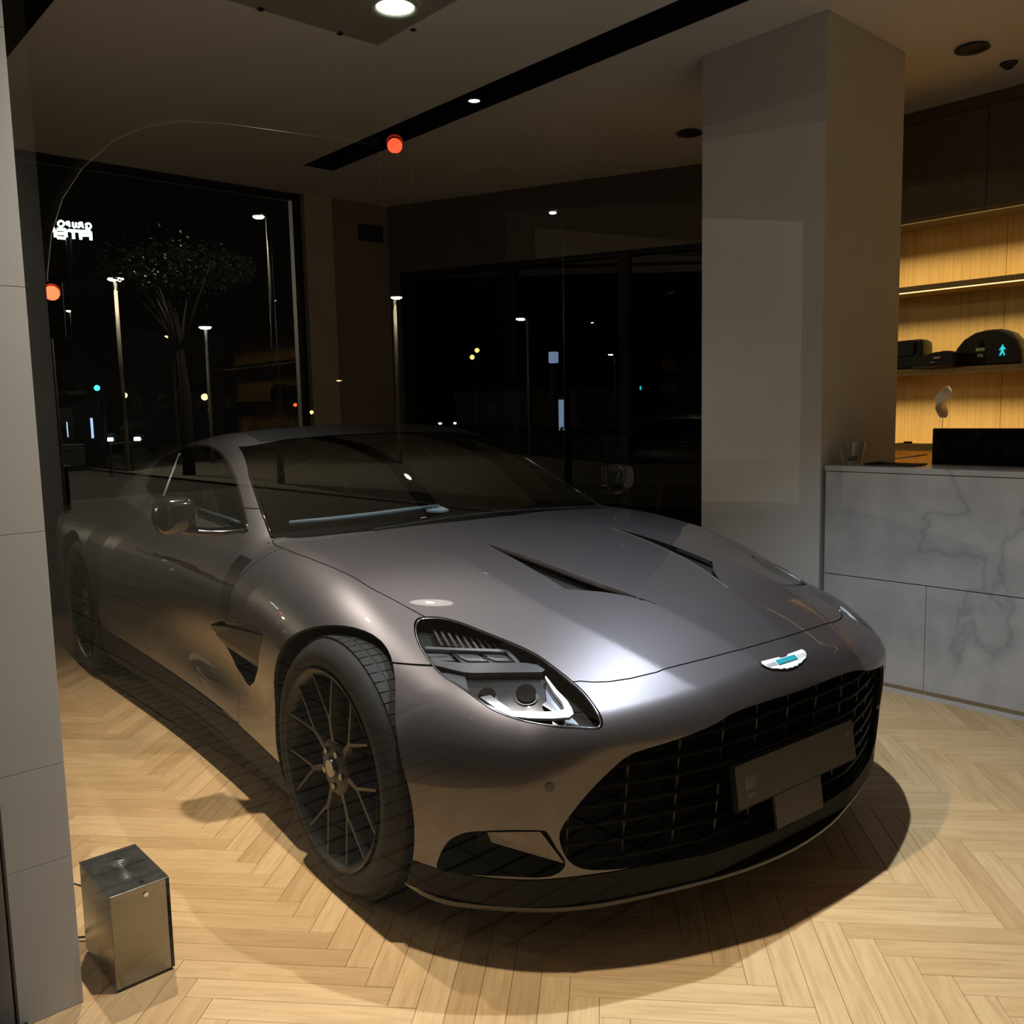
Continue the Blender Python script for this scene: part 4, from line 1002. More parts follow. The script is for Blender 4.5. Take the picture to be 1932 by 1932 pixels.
# ------------------------------------------------------------------ lit shelf wall
sh = thing('shelf_unit', 'honey oak wall shelving lit from under its shelves', 'shelving', (-1.0, 3.60, 0))
SW = 2.7
for k in range(3): MB().box((k*.9+.0015, .34, 0), ((k+1)*.9-.0015, .36, 2.47)).build('back_panel', WOOD, sh)
cbd = MB().box((0, .0, 2.47), (SW, .36, 3.11)); cbd.build('cabinet', DWOOD, sh)
for k in range(3): MB().box((k*.9+.002, -.018, 2.475), ((k+1)*.9-.002, 0, 3.05), .001).build('cabinet_door', DWOOD, sh)
MB().box((0, -.012, 3.055), (SW, 0, 3.12)).build('cornice', DWOOD, sh)
for z in (2.035, 1.515): MB().box((0, .02, z), (SW, .34, z+.035), .001).build('shelf', WOOD, sh)
MB().box((0, .02, 1.035), (SW, .34, 1.07), .001).build('shelf', WOOD, sh)
MB().box((0, -.15, .82), (SW, .34, .86), .001).build('worktop', WOOD, sh)
for k in range(3): MB().box((k*.9+.002, -.10, .05), ((k+1)*.9-.002, .34, .82), .001).build('base_cabinet', WOOD, sh)
LED = mat('warm led strip', (1, .8, .4), .5, emit=(1, .70, .32), estr=1.6)
for z in (2.47, 2.035, 1.515, 1.035):
    yl = .021 if z == 2.035 else .040
    MB().box((.02, yl, z-.007), (SW-.02, yl+.008, z-.0005)).build('led_strip', LED, sh)
    if z != 2.035: MB().box((0, .020, z-.010), (SW, .030, z-.0005)).build('led_profile', WOOD, sh)
    lamp_light('shelf_led', 'AREA', (-1.0+SW/2, 3.66, z-.010), 5.0, (1, .78, .40), (-1.0+SW/2, 3.84, z-.30), (2.6, .012)).data.spread = math.radians(62)
CLASP = noise_var(mat('pale metal clasp', (.72, .66, .52), .4, .2), 30, .1)
BAGM = noise_var(mat('black leather', (.014, .014, .013), .42), 90, .25, rough_amt=.06, bump=.2)
def bag(pts_profile, y0, y1, label, name, z0, strap, extras):
    t = thing(name, label, 'bag', (0, 0, 0), 0, 'black leather bags on the lit shelf'); return t
def rounded(mb, poly, ya, yb, r=.012):
    n = len(poly); rows = []
    cx_, cz_ = sum(p[0] for p in poly)/n, sum(p[1] for p in poly)/n
    for y, s in ((ya, .9), (ya+r*.4, .97), (ya+r, 1), (yb-r, 1), (yb-r*.4, .97), (yb, .9)):
        rows.append([(cx_+(x-cx_)*s, y, cz_+(z-cz_)*s) for x, z in poly])
    mb.strip(rows, True); mb.add(rows[0], [tuple(range(n))]); mb.add(rows[-1], [tuple(range(n))[::-1]]); return mb
SZ = 1.5505
b3 = thing('domed_case', 'domed black leather case with a strap and silver clasp', 'bag', (-.115, 3.78, SZ), 0, 'black leather bags on the lit shelf')
pr = [(x*1.1, z*1.1) for x, z in [(-.19, 0), (-.185, .05), (-.16, .10), (-.12, .15), (-.06, .185), (.0, .197), (.07, .197), (.12, .175), (.16, .13), (.185, .07), (.193, 0)]]
rounded(MB(), pr, -.09, .09, .03).build('body', BAGM, b3, True, 50)
MB().strip([[(x-.022, -.092, z) for z in (.10, .14, .17, .195)], [(x+.022, -.092, z) for z in (.10, .14, .17, .197)]] if False else [[(-.035, -.0915, .085), (-.035, -.0905, .15), (-.032, -.05, .202), (-.03, .06, .202)], [(-.003, -.0915, .085), (-.003, -.0905, .15), (-.0, -.05, .204), (.002, .06, .204)]]).build('strap', MATTEBLACK, b3)
MB().box((-.050, -.100, .088), (.002, -.0895, .108), .004).build('clasp', CLASP, b3)
MB().prism([(-.042, .052), (-.006, .052), (-.008, .066), (-.018, .072), (-.030, .072), (-.040, .066)], 1, -.098, -.0895).build('clasp_catch', CLASP, b3)
b2 = thing('flat_clutch', 'flat black leather bag lying low with a silver buckle', 'bag', (-.335, 3.66, SZ), 0, 'black leather bags on the lit shelf')
pr = [(-.20, 0), (-.21, .02), (-.17, .05), (-.10, .080), (-.02, .095), (.08, .098), (.125, .085), (.13, .05), (.12, .02), (.10, 0)]
rounded(MB(), [(x*.82-.01, z) for x, z in pr], -.10, -.005, .02).build('body', BAGM, b2, True, 50)
MB().add([(-.04, -.102, .015), (-.01, -.102, .015), (.03, -.06, .100), (.0, -.06, .100)], [(0, 1, 2, 3)]).build('strap', MATTEBLACK, b2)
MB().box((-.030, -.108, .052), (.015, -.099, .064), .003).box((-.050, -.106, .028), (-.020, -.099, .034), .002).build('buckle', CLASP, b2)
b1 = thing('upright_bag', 'upright black leather bag half hidden behind the column', 'bag', (-.60, 3.76, SZ), 0, 'black leather bags on the lit shelf')
pr = [(-.13, 0), (-.13, .16), (-.11, .185), (.085, .190), (.108, .172), (.112, .13), (.108, 0)]
rounded(MB(), pr, -.08, .08, .02).build('body', BAGM, b1, True, 50)
rounded(MB(), [(-.12, .075), (.05, .085), (.066, .10), (.066, .17), (-.12, .17)], -.092, -.075, .006).build('pocket_flap', BAGM, b1, True, 50)
sc_ = thing('twisted_sculpture', 'white twisted sculpture on a thin rod above the lower shelf', 'sculpture', (-.34, 3.66, 1.0705))
rows = []
for i in range(25):
    t = i/24; z = .165+.20*t; a = t*4.2; w = .008+.052*math.sin(math.pi*min(1, t*.97+.03))**.7*(1-.25*math.sin(t*9)); cx_ = .012*math.sin(t*6.3+2)+.015*(t-.5)
    c_, s_ = math.cos(a), math.sin(a)
    rows.append([(cx_+c_*w*math.cos(q)-s_*w*.42*math.sin(q), s_*w*math.cos(q)+c_*w*.42*math.sin(q), z) for q in np.linspace(0, 2*math.pi, 15)[:-1]])
mb = MB().strip(rows, True); mb.add(rows[0], [tuple(range(14))]); mb.add(rows[-1], [tuple(range(14))[::-1]])
WPL = noise_var(mat('white glazed plaster', (.85, .82, .74), .35), 20, .03)
mb.build('figure', WPL, sc_, True, 60); MB().tube([(0, 0, .0), (0, 0, .175)], .0022, 8).build('rod', CHROME, sc_); MB().lathe([(0, .008), (.038, .008), (.04, 0), (0, 0)], 2, (0, 0, 0), 24).build('base', WPL, sc_)
tr = thing('pale_tray', 'small pale box on the lower shelf beside the monitor', 'box', (-.36, 3.82, 1.0705))
MB().box((-.05, -.06, 0), (.09, .06, .030), .003).build('body', WPL, tr); MB().box((-.055, -.065, .031), (.095, .065, .040), .002).build('lid', WPL, tr)
ky = thing('car_keys', 'dark car keys lying on the lower shelf', 'keys', (-.575, 3.69, 1.0705))
MB().box((-.02, -.012, 0), (.03, .014, .012), .004).build('fob', MATTEBLACK, ky); MB().tube([(-.03+.014*math.cos(t), .014*math.sin(t), .003) for t in np.linspace(0, 6.2, 17)[:-1]], .0015, 6, True).build('ring', CHROME, ky); MB().box((-.065, -.004, .001), (-.04, .004, .004), .001).build('key_blade', CHROME, ky)

# ------------------------------------------------------------------ scent diffuser box on the floor
STEEL = mat('brushed steel', (.27, .265, .245), .24, .95)
noise_var(STEEL, 40, .08, stretch=(1, 1, 40), rough_amt=.05)
bn = thing('steel_diffuser', 'brushed steel box with a ringed grille on top standing on the floor', 'diffuser', (-.155, -1.4965, 0))
MB().box((-.115, -.0685, .010), (.1125, .0665, .2355), .0015).build('body', STEEL, bn)
MB().box((.1125, -.0685, .008), (.1145, .0600, .2365), .0008).build('front_panel', STEEL, bn)
MB().box((.108, .0610, .008), (.1150, .0685, .2365), .0005).build('side_gap', BLACKIN, bn)
MB().box((-.1155, -.069, .2360), (.1150, .0685, .2385), .0008).build('top_plate', STEEL, bn)
for k in range(9):
    r = .010+k*.0056
    MB().tube([(0+r*math.cos(t), r*math.sin(t), .2388) for t in np.linspace(0, 2*math.pi, 37)[:-1]], .0009, 6, True).build('grille_ring', DARKCHROME if k % 2 else BLACKFR, bn, True)
MB().tube([(.113, .012, .216), (.118, .012, .216)], .0055, 16).build('lock', CHROME, bn, True, 40)
MB().tube([(.095, .012, .2384), (.095, .012, .2395)], .006, 16).build('button', DARKCHROME, bn, True, 40)
for x in (-.105, .105):
    for y in (-.058, .058): MB().lathe([(0, .011), (.007, .011), (.008, 0), (0, 0)], 2, (x, y, 0), 12).build('foot', MATTEBLACK, bn)
MB().tube(crom([(-.116, -.03, .03), (-.16, -.05, .012), (-.20, -.09, .006), (-.22, -.12, .005)], 6), .003, 8).build('power_cord', MATTEBLACK, bn, True)
MB().tube(crom([(-.116, -.05, .16), (-.15, -.075, .17), (-.17, -.095, .175), (-.19, -.13, .178)], 6), .002, 8).build('tube', MATTEBLACK, bn, True)
# ------------------------------------------------------------------ table in the dim back room
tp = bw(2.55, .55, 0)
tbl = thing('wooden_table', 'dim wooden table with slanting legs behind the smoked glass', 'table', tp, math.radians(22))
PALEW = noise_var(mat('pale wood', (.30, .21, .13), .5), 20, .1)
MB().box((-.35, -.3, .72), (.45, .3, .75), .004).build('table_top', PALEW, tbl)
for x, y in ((-.28, -.24), (.38, -.24), (-.28, .24), (.38, .24)): MB().tube([(x, y, .72), (x*1.12, y*1.1, 0)], [.022, .014], 10).build('leg', PALEW, tbl)

# ------------------------------------------------------------------ the street outside (seen mirrored in the shop window)
YG = -1.77
def mirror(p): return (float(p[0]), float(2*YG-p[1]), float(p[2]))
def vp(px, dist):
    """where a thing seen in the window's reflection really stands, at a given walking distance"""
    d = pix_ray(px); t = dist/math.hypot(d[0], d[1]); return mirror(CAM_POS+t*d)
def vp_ground(px):
    d = pix_ray(px); return mirror(CAM_POS+d*(-CAM_POS[2]/d[2]))
def height(px, dist):
    d = pix_ray(px); return CAM_POS[2]+dist/math.hypot(d[0], d[1])*d[2]
ASPHALT = noise_var(mat('asphalt', (.12, .11, .085), .85), 30, .2)
PAVE = noise_var(mat('pavement slab', (.06, .055, .046), .8), 12, .12)
PAVJ = noise_var(mat('paving joint', (.02, .018, .016), .9), 12, .12)
struct('floor_road', MB().box((-90, -95, -.14), (70, -9.2, -.10)), ASPHALT)
pv_ = struct('floor_pavement', MB().box((-60, -9.2, -.20), (60, -1.95, -.045)).box((-60, -1.95, -.20), (60, Y0-.03, -.045)), PAVJ)
PVM = {}
def paver(w, h):
    if (w, h) not in PVM:
        g, c = .004, .004; mb = MB(); V = []
        mb.add([(-w/2+g, -h/2+g, -.04), (w/2-g, -h/2+g, -.04), (w/2-g, h/2-g, -.04), (-w/2+g, h/2-g, -.04), (-w/2+g, -h/2+g, -c), (w/2-g, -h/2+g, -c), (w/2-g, h/2-g, -c), (-w/2+g, h/2-g, -c), (-w/2+g+c, -h/2+g+c, 0), (w/2-g-c, -h/2+g+c, 0), (w/2-g-c, h/2-g-c, 0), (-w/2+g+c, h/2-g-c, 0)],
               [(8, 9, 10, 11)]+[(4+k, 4+(k+1) % 4, 8+(k+1) % 4, 8+k) for k in range(4)]+[(k, (k+1) % 4, 4+(k+1) % 4, 4+k) for k in range(4)])
        o = mb.build('paver', PAVE); PVM[(w, h)] = o.data; bpy.data.objects.remove(o)
    return PVM[(w, h)]
near = MB(); cells = []
for r, yy in enumerate(np.arange(-1.90, -9.1, -.20)):
    for xx in np.arange(-14, 6, .10): cells.append((xx, yy))
cells.sort(key=lambda c: (c[0]+.3)**2*.5+(c[1]+1.9)**2)
for xx, yy in cells[:260]:
    o = link('paver', paver(.10, .20), pv_); o.location = (xx, yy, random.uniform(-.0015, 0))
V, Fc = [], []
for xx, yy in cells[260:]:
    n = len(V); g = .004; V += [(xx-.05+g, yy-.1+g, -.001), (xx+.05-g, yy-.1+g, -.001), (xx+.05-g, yy+.1-g, -.001), (xx-.05+g, yy+.1-g, -.001)]; Fc.append((n, n+1, n+2, n+3))
pr_ = link('pavers', bpy.data.meshes.new('pavers'), pv_); pr_.data.from_pydata(V, [], Fc); pr_.data.materials.append(PAVE); pr_['kind'] = 'stuff'
struct('trim_5', MB().box((-60, -9.35, -.14), (60, -9.2, .0)), PAVE)
POLEG = noise_var(mat('grey painted pole', (.11, .105, .085), .5), 10, .1); MASTG = noise_var(mat('galvanised mast', (.8, .77, .68), .5), 10, .1)
DARKM = noise_var(mat('dark street metal', (.02, .02, .02), .5), 10, .2)
def glow(name, col, e): return mat(name, tuple(min(1, c) for c in col), .5, emit=col, estr=e)
L_WHITE = glow('white street lamp glow', (1, .93, .76), 34); L_COOL = glow('cold street lamp glow', (.86, .98, .92), 30); L_ORANGE = glow('sodium lamp glow', (1, .55, .12), 26)
L_RED = glow('red signal glow', (1, .07, .025), 16); L_CYAN = glow('green signal glow', (.03, .75, .80), 14); L_AMBER = glow('amber glow', (1, .70, .22), 14); L_BLUE = glow('cold blue light', (.42, .66, .95), 3.5); L_SIGN = glow('pale green sign letters', (.62, 1, .72), 14); L_TAIL = glow('tail lamp glow', (1, .06, .05), 8)
def street_lamp(px, dist, head, m_, label, arm=.35, real=None, pole_top=True):
    p = vp(px, dist); z = height(px, dist)
    t = thing('street_lamp', label, 'street lamp', (p[0], p[1], 0), 0, 'street lamps across the road')
    MB().tube([(arm, 0, -.1), (arm, 0, z*.5), (arm, 0, z-.06)], [.075, .06, .045], 10).build('pole', POLEG, t, True)
    MB().tube([(arm, 0, z-.07), (arm*.5, 0, z+.03), (0, 0, z+.05)], .03, 8).build('arm', POLEG, t, True)
    MB().lathe([(0, .09*head), (.10*head, .085*head), (.20*head, .05*head), (.235*head, .012), (.0, .014)], 2, (0, 0, z+.012), 20).build('hood', DARKM, t, True, 50)
    MB().lathe([(0, -.06*head), (.12*head, -.052*head), (.19*head, -.02*head), (.215*head, .012)], 2, (0, 0, z), 20).build('bulb', m_, t, True)
    if real: lamp_light('street_lamp_light', 'POINT', (p[0], p[1], z-.25), real, (1, .86, .6), size=0)
    return t
street_lamp((218, 527), 27, 1.0, L_WHITE, 'street lamp with a lit pale pole above the dark bins', -.06, 900)
street_lamp((488, 410), 20, .55, L_WHITE, 'brightest street lamp, high beside the window frame', .4, 900)
street_lamp((387, 618), 30, .9, L_COOL, 'white bell-shaped street lamp above the far parking', .02, 800)
street_lamp((320, 635), 34, .75, L_ORANGE, 'orange street lamp left of the white bell lamp', .2)
street_lamp((517, 567), 48, .55, L_WHITE, 'small far street lamp next to the window frame', .2)
street_lamp((748, 562), 26, .75, L_WHITE, 'street lamp with a lit pole left of the glazed doors', -.10, 500)
street_lamp((1043, 402), 17, .32, L_WHITE, 'street lamp reflected above the glazed doors', .3)
street_lamp((983, 602), 28, .8, L_WHITE, 'wide street lamp reflected in front of the door mullion', .3)
street_lamp((1153, 669), 36, .55, L_WHITE, 'small low street lamp in front of the dark doors', .2)
street_lamp((640, 718), 60, .9, L_AMBER, 'small yellow street lamp on the wall strip painted as lit', .2)
street_lamp((132, 587), 45, .75, L_COOL, 'dim far street lamp beside the red signal', .1)
street_lamp((1118, 609), 55, .5, L_WHITE, 'pinpoint street lamp between the doors', .2)
# traffic signal with a curved mast arm
D0 = 14.5
def V_(px, d=D0): return Vector((vp(px, d)[0], vp(px, d)[1], height(px, d)))
base = V_((92, 700)); ts = thing('traffic_signal', 'traffic signal on a curved mast with two red lights', 'traffic light', (base.x, base.y, 0))
def rel(p): return Vector((p.x-base.x, p.y-base.y, p.z))
side = rel(V_((745, 300), 12.6)); side = Vector((side.x, side.y, 0))
arcpx = [(80, 520), (88, 440), (110, 370), (150, 310), (210, 258), (270, 232), (340, 221), (430, 226), (540, 242), (640, 257), (712, 268)]
pts = []
for q in arcpx:
    f = (q[0]-92)/(745-92); dd = D0+(12.6-D0)*max(0, f); pts.append(rel(V_(q, dd)))
MB().tube([Vector((0, 0, -.1)), Vector((0, 0, 2.5))]+[Vector((p.x, p.y, p.z)) for p in pts], [.10, .09]+[.07-.025*i/10 for i in range(11)], 10).build('mast', MASTG, ts, True)
def signal_head(px, d, which, plate):
    c = rel(V_(px, d)); g = link('signal_head', None, ts); g.location = c
    to = Vector((CAM_POS[0]-base.x-c.x, 2*YG-CAM_POS[1]-base.y-c.y, 0)).normalized(); g.rotation_euler = (0, 0, math.atan2(to.y, to.x))
    MB().box((-.16, -.14, -.62), (.0, .14, .16), .02).build('housing', DARKM, g)
    for k in range(3):
        z = -.24*k
        MB().tube([(.0, .105*math.cos(a), z+.105*math.sin(a)) for a in np.linspace(0, 2*math.pi, 21)[:-1]], .004, 6, True).build('lens_ring', DARKM, g)
        MB().lathe([(0, .02), (.06, .016), (.1, .0)], 0, (0.002, 0, z), 20).build('lens', which if k == 0 else DARKM, g, True)
        MB().strip([[(xx, .11*math.cos(a), z+.11*math.sin(a)) for a in np.linspace(-.3, math.pi+.3, 14)] for xx in (0, .14)]).build('visor', DARKM, g)
    if plate:
        rr = crom([(y_, z_) for y_, z_ in [(-.17, .14), (-.13, .20), (.13, .20), (.17, .14), (.17, -.60), (.13, -.66), (-.13, -.66), (-.17, -.60)]], 3, True)
        MB().prism([tuple(p) for p in rr*1.18+[0, .0]], 0, -.03, -.02).build('backboard', DARKM, g)
        MB().tube([(-.015, p[0]*1.18, p[1]*1.18) for p in rr], .016, 6, True).build('backboard_edge', MASTG, g)
signal_head((98, 553), D0-.3, L_RED, False); signal_head((745, 275), 12.5, L_RED, True)
# pedestrian and far signals, small lights at known spots
def small_signal(px, dist, r, m_, label, cat='traffic light', name='far_signal', grp='small far signal lights'):
    p = vp(px, dist); z = height(px, dist); t = thing(name, label, cat, (p[0], p[1], 0), 0, grp)
    bm = bmesh.new(); bmesh.ops.create_icosphere(bm, subdivisions=2, radius=r)
    for v in bm.verts: v.co.z += z
    bm.verts.index_update(); MB().add([v.co[:] for v in bm.verts], [[v.index for v in f.verts] for f in bm.faces]).build('lamp', m_, t, True); bm.free()
    MB().tube([(0, .02, -.1), (0, .02, z-r*1.1)], .04, 8).build('post', DARKM, t)
for px, d, r, m_, lab in (((183, 732), 45, .13, L_CYAN, 'upper blue-green far signal left of the bike rack'), ((174, 760), 43, .16, L_CYAN, 'lower blue-green far signal left of the bike rack'), ((176, 745), 44, .15, L_AMBER, 'yellow far light between the two blue-green signals'),
        ((235, 746), 46, .13, L_AMBER, 'orange far light right of the blue-green signals'), ((386, 749), 46, .16, L_AMBER, 'yellow far light under the white bell lamp'), ((396, 773), 44, .09, L_RED, 'tiny red far light under the yellow one'),
        ((900, 661), 40, .11, L_AMBER, 'upper orange light in the left glazed door'), ((891, 674), 40, .11, L_AMBER, 'lower orange light in the left glazed door'), ((557, 764), 45, .09, L_RED, 'tiny red far light by the window frame'), ((588, 778), 44, .09, L_AMBER, 'tiny amber far light by the window frame')):
    small_signal(px, d, r, m_, lab)
# walking-man signal
ps = vp((1891, 661), 9.5); pz = height((1891, 661), 9.5); sz = 9.5/FPX
pg = thing('pedestrian_signal', 'blue-green walking man signal seen over the domed case', 'traffic light', (ps[0], ps[1], 0), 0)
ang = math.atan2(2*YG-CAM_POS[1]-ps[1], CAM_POS[0]-ps[0])
man = [(-.4, 9.5), (1.2, 9.5), (1.5, 8), (.8, 7), (2.5, 5.5), (5, 2), (4.2, 1), (2, 3), (2, -1), (4.5, -7.5), (2.6, -8.5), (.3, -3), (-2.2, -8.5), (-4.2, -8), (-1.8, -1.5), (-1.8, 2), (-3.5, 0), (-4.5, .6), (-2.5, 5), (-.6, 7), (-1.2, 8)]
o = MB().prism([(-u*sz, v*sz+pz) for u, v in man], 0, .0, .01).build('walking_figure', L_CYAN, pg); o.rotation_euler = (0, 0, ang)
o = MB().box((-.10, -.13, pz-.16), (-.004, .13, pz+.12), .01).tube([(-.05, 0, -.1), (-.05, 0, pz-.16)], .045, 10).build('housing', DARKM, pg); o.rotation_euler = (0, 0, ang)
# roof sign across the street: strokes of the lettering
SD = 40.; C1 = lambda x, y: (70+x/16.1, 400+y/16.1)
sb = V_(C1(950, 900), SD)
sgn = thing('roof_sign', 'lit pale green lettering sign high on the left, mirrored in the glass', 'sign', (sb.x, sb.y, 0))
def srel(x, y): p = V_(C1(x, y), SD); return (p.x-sb.x, p.y-sb.y, p.z)
strokes = [[(270,745),(500,510),(545,515)], [(545,540),(555,760)], [(600,520),(870,535)], [(870,535),(890,800)], [(610,650),(860,660)], [(610,775),(880,800)], [(940,560),(1240,580)], [(1090,575),(1115,810)], [(1300,590),(1330,830)], [(1250,580),(1630,600)], [(1380,700),(1620,710)], [(1620,600),(1640,850)]]
def loop(cx, cy, rx, ry, a0=0, a1=360, n=14): return [(cx+rx*math.cos(math.radians(a0+(a1-a0)*i/n)), cy+ry*math.sin(math.radians(a0+(a1-a0)*i/n))) for i in range(n+1)]
strokes2 = [loop(725, 355, 90, 85), [(985,450),(965,300)], [(985,300),(900,305),(870,340),(900,375),(975,380)], [(1080,310),(1090,430),(1130,470),(1180,440),(1185,320)], [(1390,480),(1360,325)], [(1380,325),(1290,330),(1265,365),(1300,400),(1375,400)], [(1320,400),(1240,480)], loop(1550, 430, 85, 85, 200, 520), [(1475,440),(1540,440)]]
for s_ in strokes: MB().tube([srel(*p) for p in s_], .058, 8).build('letter_stroke', L_SIGN, sgn, True)
for s_ in strokes2: MB().tube([srel(*p) for p in s_], .038, 8).build('letter_stroke', L_SIGN, sgn, True)
MB().tube([srel(950, 780), (0, 0, -.1)], .12, 8).build('sign_post', DARKM, sgn)
# far buildings: dark blocks with lit shop fronts
def block(px0, px1, top, dist, depth, label, m_, wins=()):
    a = vp((px0, 760), dist); b = vp((px1, 760), dist); z = height(((px0+px1)/2, top), dist); cx_, cy_ = (a[0]+b[0])/2, (a[1]+b[1])/2
    w = math.hypot(a[0]-b[0], a[1]-b[1]); an = math.atan2(b[1]-a[1], b[0]-a[0]); t = thing('building', label, 'building', (cx_, cy_, -.1), an, 'buildings across the road')
    n_ = Vector((-(b[1]-a[1]), b[0]-a[0], 0)).normalized(); sgn_ = -1 if n_.dot(Vector((CAM_POS[0]-cx_, -3.5-cy_, 0))) > 0 else 1
    MB().box((-w/2, 0, 0), (w/2, sgn_*depth, z)).build('wall', m_, t); MB().box((-w/2-.1, -.1*sgn_, z), (w/2+.1, sgn_*(depth+.1), z+.25)).build('parapet', m_, t)
    for (q0, q1, z0, z1, mm_) in wins:
        MB().box((-w/2+q0*w, -.06*sgn_, z0), (-w/2+q1*w, .02*sgn_, z1)).build('window', mm_, t)
    return t
BRN = noise_var(mat('brown far wall', (.10, .085, .07), .8), 2, .15); GRY = noise_var(mat('grey far wall', (.10, .10, .09), .8), 2, .15)
WDARK = noise_var(mat('dark far window', (.01, .01, .012), .3), 5, .2)
block(230, 450, 632, 60, 9, 'low brown building under the white bell lamp', BRN, [(.05+.19*i, .17+.19*i, 2.0, 3.4, WDARK) for i in range(5)])
block(860, 1180, 742, 42, 8, 'low grey building with a blue lit shop front', GRY, [(.60, .67, .4, 1.9, L_BLUE), (.42, .45, .5, 2.2, WDARK), (.1, .3, .5, 1.8, WDARK)])
bl_ = vp((148, 770), 30); bt = thing('bus_shelter', 'bus shelter edged with cold blue light strips', 'shelter', (bl_[0], bl_[1], -.1))
an = math.atan2(2*YG-CAM_POS[1]-bl_[1], CAM_POS[0]-bl_[0]); bt.rotation_euler = (0, 0, an)
MB().box((-.6, -.75, 2.2), (.6, .75, 2.3)).build('roof', DARKM, bt); MB().box((-.6, -.75, 0), (-.55, .75, 2.2)).build('back_wall', DARKM, bt)
MB().box((.58, -.36, .9), (.61, -.29, 1.5)).build('light_strip', L_BLUE, bt); MB().box((.58, .32, .95), (.6, .35, 1.4)).build('light_strip', L_BLUE, bt); MB().box((-.3, -.6, .45), (.1, .6, .5)).build('seat', DARKM, bt)
# light mast of a shop totem
tm_ = vp((1045, 720), 38); tt = thing('lit_totem', 'slim pale blue totem left of the blue shop front', 'totem', (tm_[0], tm_[1], -.1))
MB().box((-.13, -.13, 0), (.13, .13, height((1045, 690), 38)+.1), .02).build('shaft', POLEG, tt); MB().box((-.15, -.15, height((1045, 685), 38)+.1), (.15, .15, height((1045, 664), 38)+.1), .02).build('lit_head', L_BLUE, tt)
# street furniture near the window
def litter(px, w, d, h, label):
    p = vp_ground(px); t = thing('waste_container', label, 'container', (p[0], p[1], 0), .1, 'dark containers on the pavement')
    MB().box((-w/2, -d/2, .06), (w/2, d/2, h), .04).build('body', DARKM, t); MB().box((-w/2-.02, -d/2-.02, h), (w/2+.02, d/2+.02, h+.07), .03).build('lid', DARKM, t)
    for x in (-w/2+.08, w/2-.08): MB().box((x-.03, -d/2, 0), (x+.03, d/2, .06)).build('foot', DARKM, t)
litter((135, 885), .75, .6, .62, 'far dark container beside the bike rack'); litter((95, 962), .55, .5, .6, 'near dark container close to the white pillar')
p = vp_ground((232, 890)); br = thing('bike_rack', 'dark inverted U bike rack on the pavement', 'bike rack', (p[0], p[1], 0))
q1, q2 = vp_ground((215, 892)), vp_ground((255, 886)); e = Vector((q2[0]-q1[0], q2[1]-q1[1], 0))/2
MB().tube(crom([-e+Vector((0, 0, -.02)), -e+Vector((0, 0, .62)), -e*.85+Vector((0, 0, .72)), e*.85+Vector((0, 0, .72)), e+Vector((0, 0, .62)), e+Vector((0, 0, -.02))], 5), .03, 10).build('hoop', DARKM, br, True)
for s_ in (-1, 1): MB().lathe([(0, .02), (.07, .02), (.075, 0), (0, 0)], 2, (e.x*s_, e.y*s_, 0), 16).build('foot_plate', DARKM, br)
# parked cars
CARD = noise_var(mat('dark parked car paint', (.03, .03, .032), .3, .3), 5, .2); HEADL = glow('head lamp glow', (.80, .98, 1.), 20)
def parked(px, label, lights, yaw_=0):
    p = vp_ground(px); t = thing('parked_car', label, 'car', (p[0], p[1], -.10), yaw_, 'cars across the road')
    prof = [(-2.1, .35), (-2.15, .75), (-1.6, .92), (-1.0, 1.38), (.5, 1.42), (1.15, .98), (1.95, .82), (2.1, .6), (2.1, .3)]
    MB().prism(prof, 1, -.85, .85).build('body', CARD, t); MB().prism([(-1.45, .95), (-.95, 1.33), (.45, 1.36), (1.0, .98)], 1, -.86, .86).build('windows', WDARK, t)
    for x in (-1.3, 1.3):
        for y in (-.8, .8): MB().lathe([(0, -.1), (.3, -.1), (.32, -.06), (.32, .06), (.3, .1), (0, .1)], 1, (x, y, .32), 20).build('wheel', RUBBER, t, True, 40)
    for y in (-.6, .6): MB().box((2.06, y-.13, .58), (2.13, y+.13, .72), .02).build('head_lamp', lights, t); MB().box((-2.17, y-.16, .65), (-2.1, y+.16, .76), .01).build('tail_lamp', L_TAIL if lights is HEADL else DARKM, t)
parked((290, 850), 'dark parked car with a lit lamp below the bell lamp', HEADL, .9); parked((868, 812), 'car with white head lamps in the left glazed door', HEADL, 1.1)
parked((440, 846), 'unlit dark car in front of the low brown building', DARKM, .2); parked((72, 842), 'car with a white head lamp at the edge of the pillar', HEADL, .9)
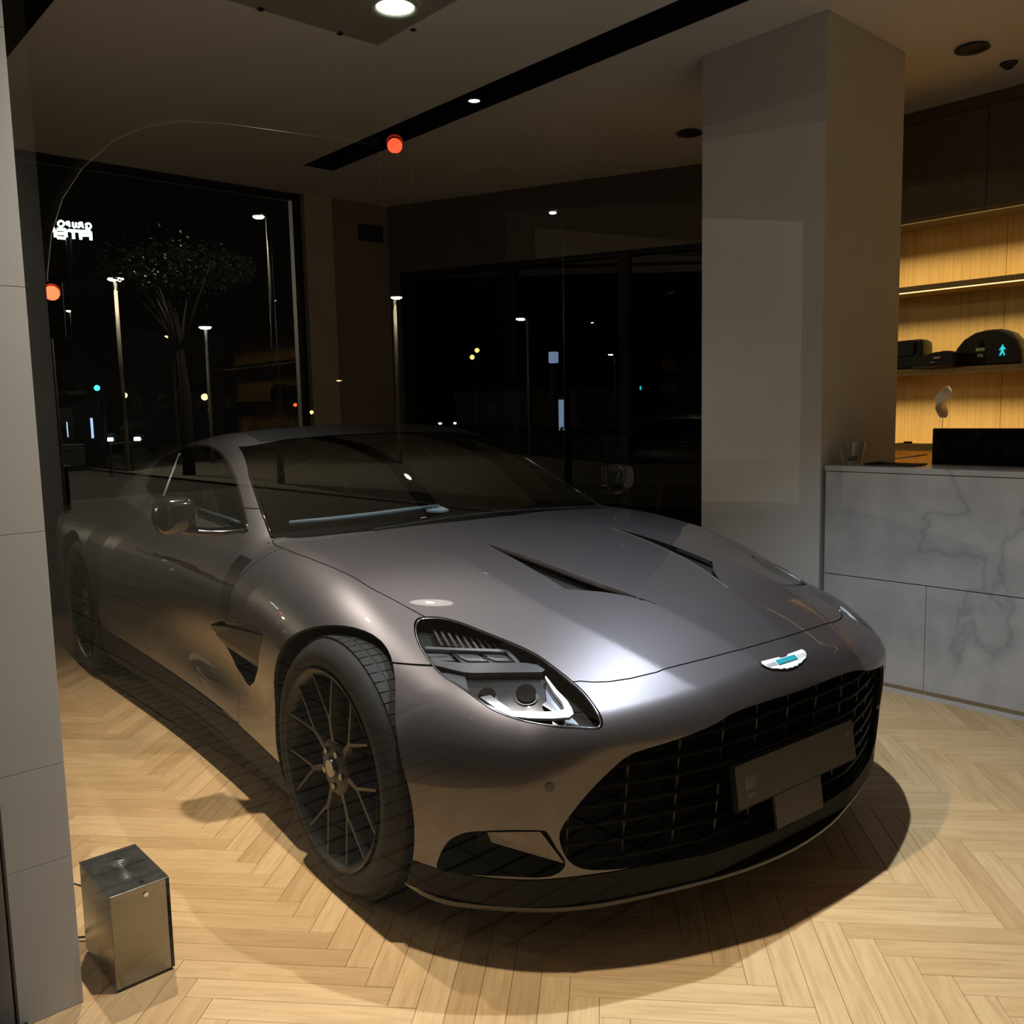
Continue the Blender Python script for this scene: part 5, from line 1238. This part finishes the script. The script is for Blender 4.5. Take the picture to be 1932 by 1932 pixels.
# tree with lit leaves
tp_ = vp((345, 700), 24); tz = height((345, 505), 24)
tree = thing('street_tree', 'dark street tree with a few lit leaves above the lamps', 'tree', (tp_[0], tp_[1], -.1))
BARK = noise_var(mat('bark', (.02, .016, .012), .9), 20, .3, bump=.4); LEAFD = noise_var(mat('dark leaves', (.007, .010, .004), .6), 20, .3)
MB().tube([(0, 0, 0), (.1, 0, tz*.4), (0, .1, tz*.8)], [.16, .12, .06], 10).build('trunk', BARK, tree, True)
rt = random.Random(11); mb = MB()
for k in range(9):
    a = rt.uniform(0, 6.3); br_ = Vector((math.cos(a)*rt.uniform(.8, 1.7), math.sin(a)*rt.uniform(.8, 1.7), tz+rt.uniform(-.9, .5)))
    MB().tube([(0, .05, tz*.6), tuple(br_*.5+Vector((0, 0, tz*.32))), tuple(br_)], [.05, .03, .01], 6).build('branch', BARK, tree, True)
for k in range(1500):
    a = rt.uniform(0, 6.3); r = 1.9*rt.random()**.5; c = Vector((r*math.cos(a), r*math.sin(a), tz+rt.gauss(0, .38)*(1.2-r/2.2)+.05)); u = Vector((rt.gauss(0, 1), rt.gauss(0, 1), rt.gauss(0, .5))).normalized(); v = u.orthogonal().normalized()
    mb.add([c-u*.07, c+v*.035, c+u*.07, c-v*.035], [(0, 1, 2, 3)])
fo = mb.build('foliage', LEAFD, tree, fix=False); fo['kind'] = 'stuff'
# planted verge and a hedge to darken the far kerb
hd = thing('hedge', 'long dark clipped hedge along the far kerb', 'hedge', (-26, -24, -.1), .35)
mb = MB()
for k in range(2600): 
    c = Vector((rt.uniform(-14, 14), rt.uniform(-.5, .5), rt.uniform(.1, .9))); u = Vector((rt.gauss(0, 1), rt.gauss(0, 1), rt.gauss(0, .6))).normalized(); v = u.orthogonal().normalized(); mb.add([c-u*.11, c+v*.06, c+u*.11, c-v*.06], [(0, 1, 2, 3)])
f2 = mb.build('foliage', LEAFD, hd, fix=False); f2['kind'] = 'stuff'; MB().box((-14, -.35, 0), (14, .35, .75), .05).build('core', LEAFD, hd)
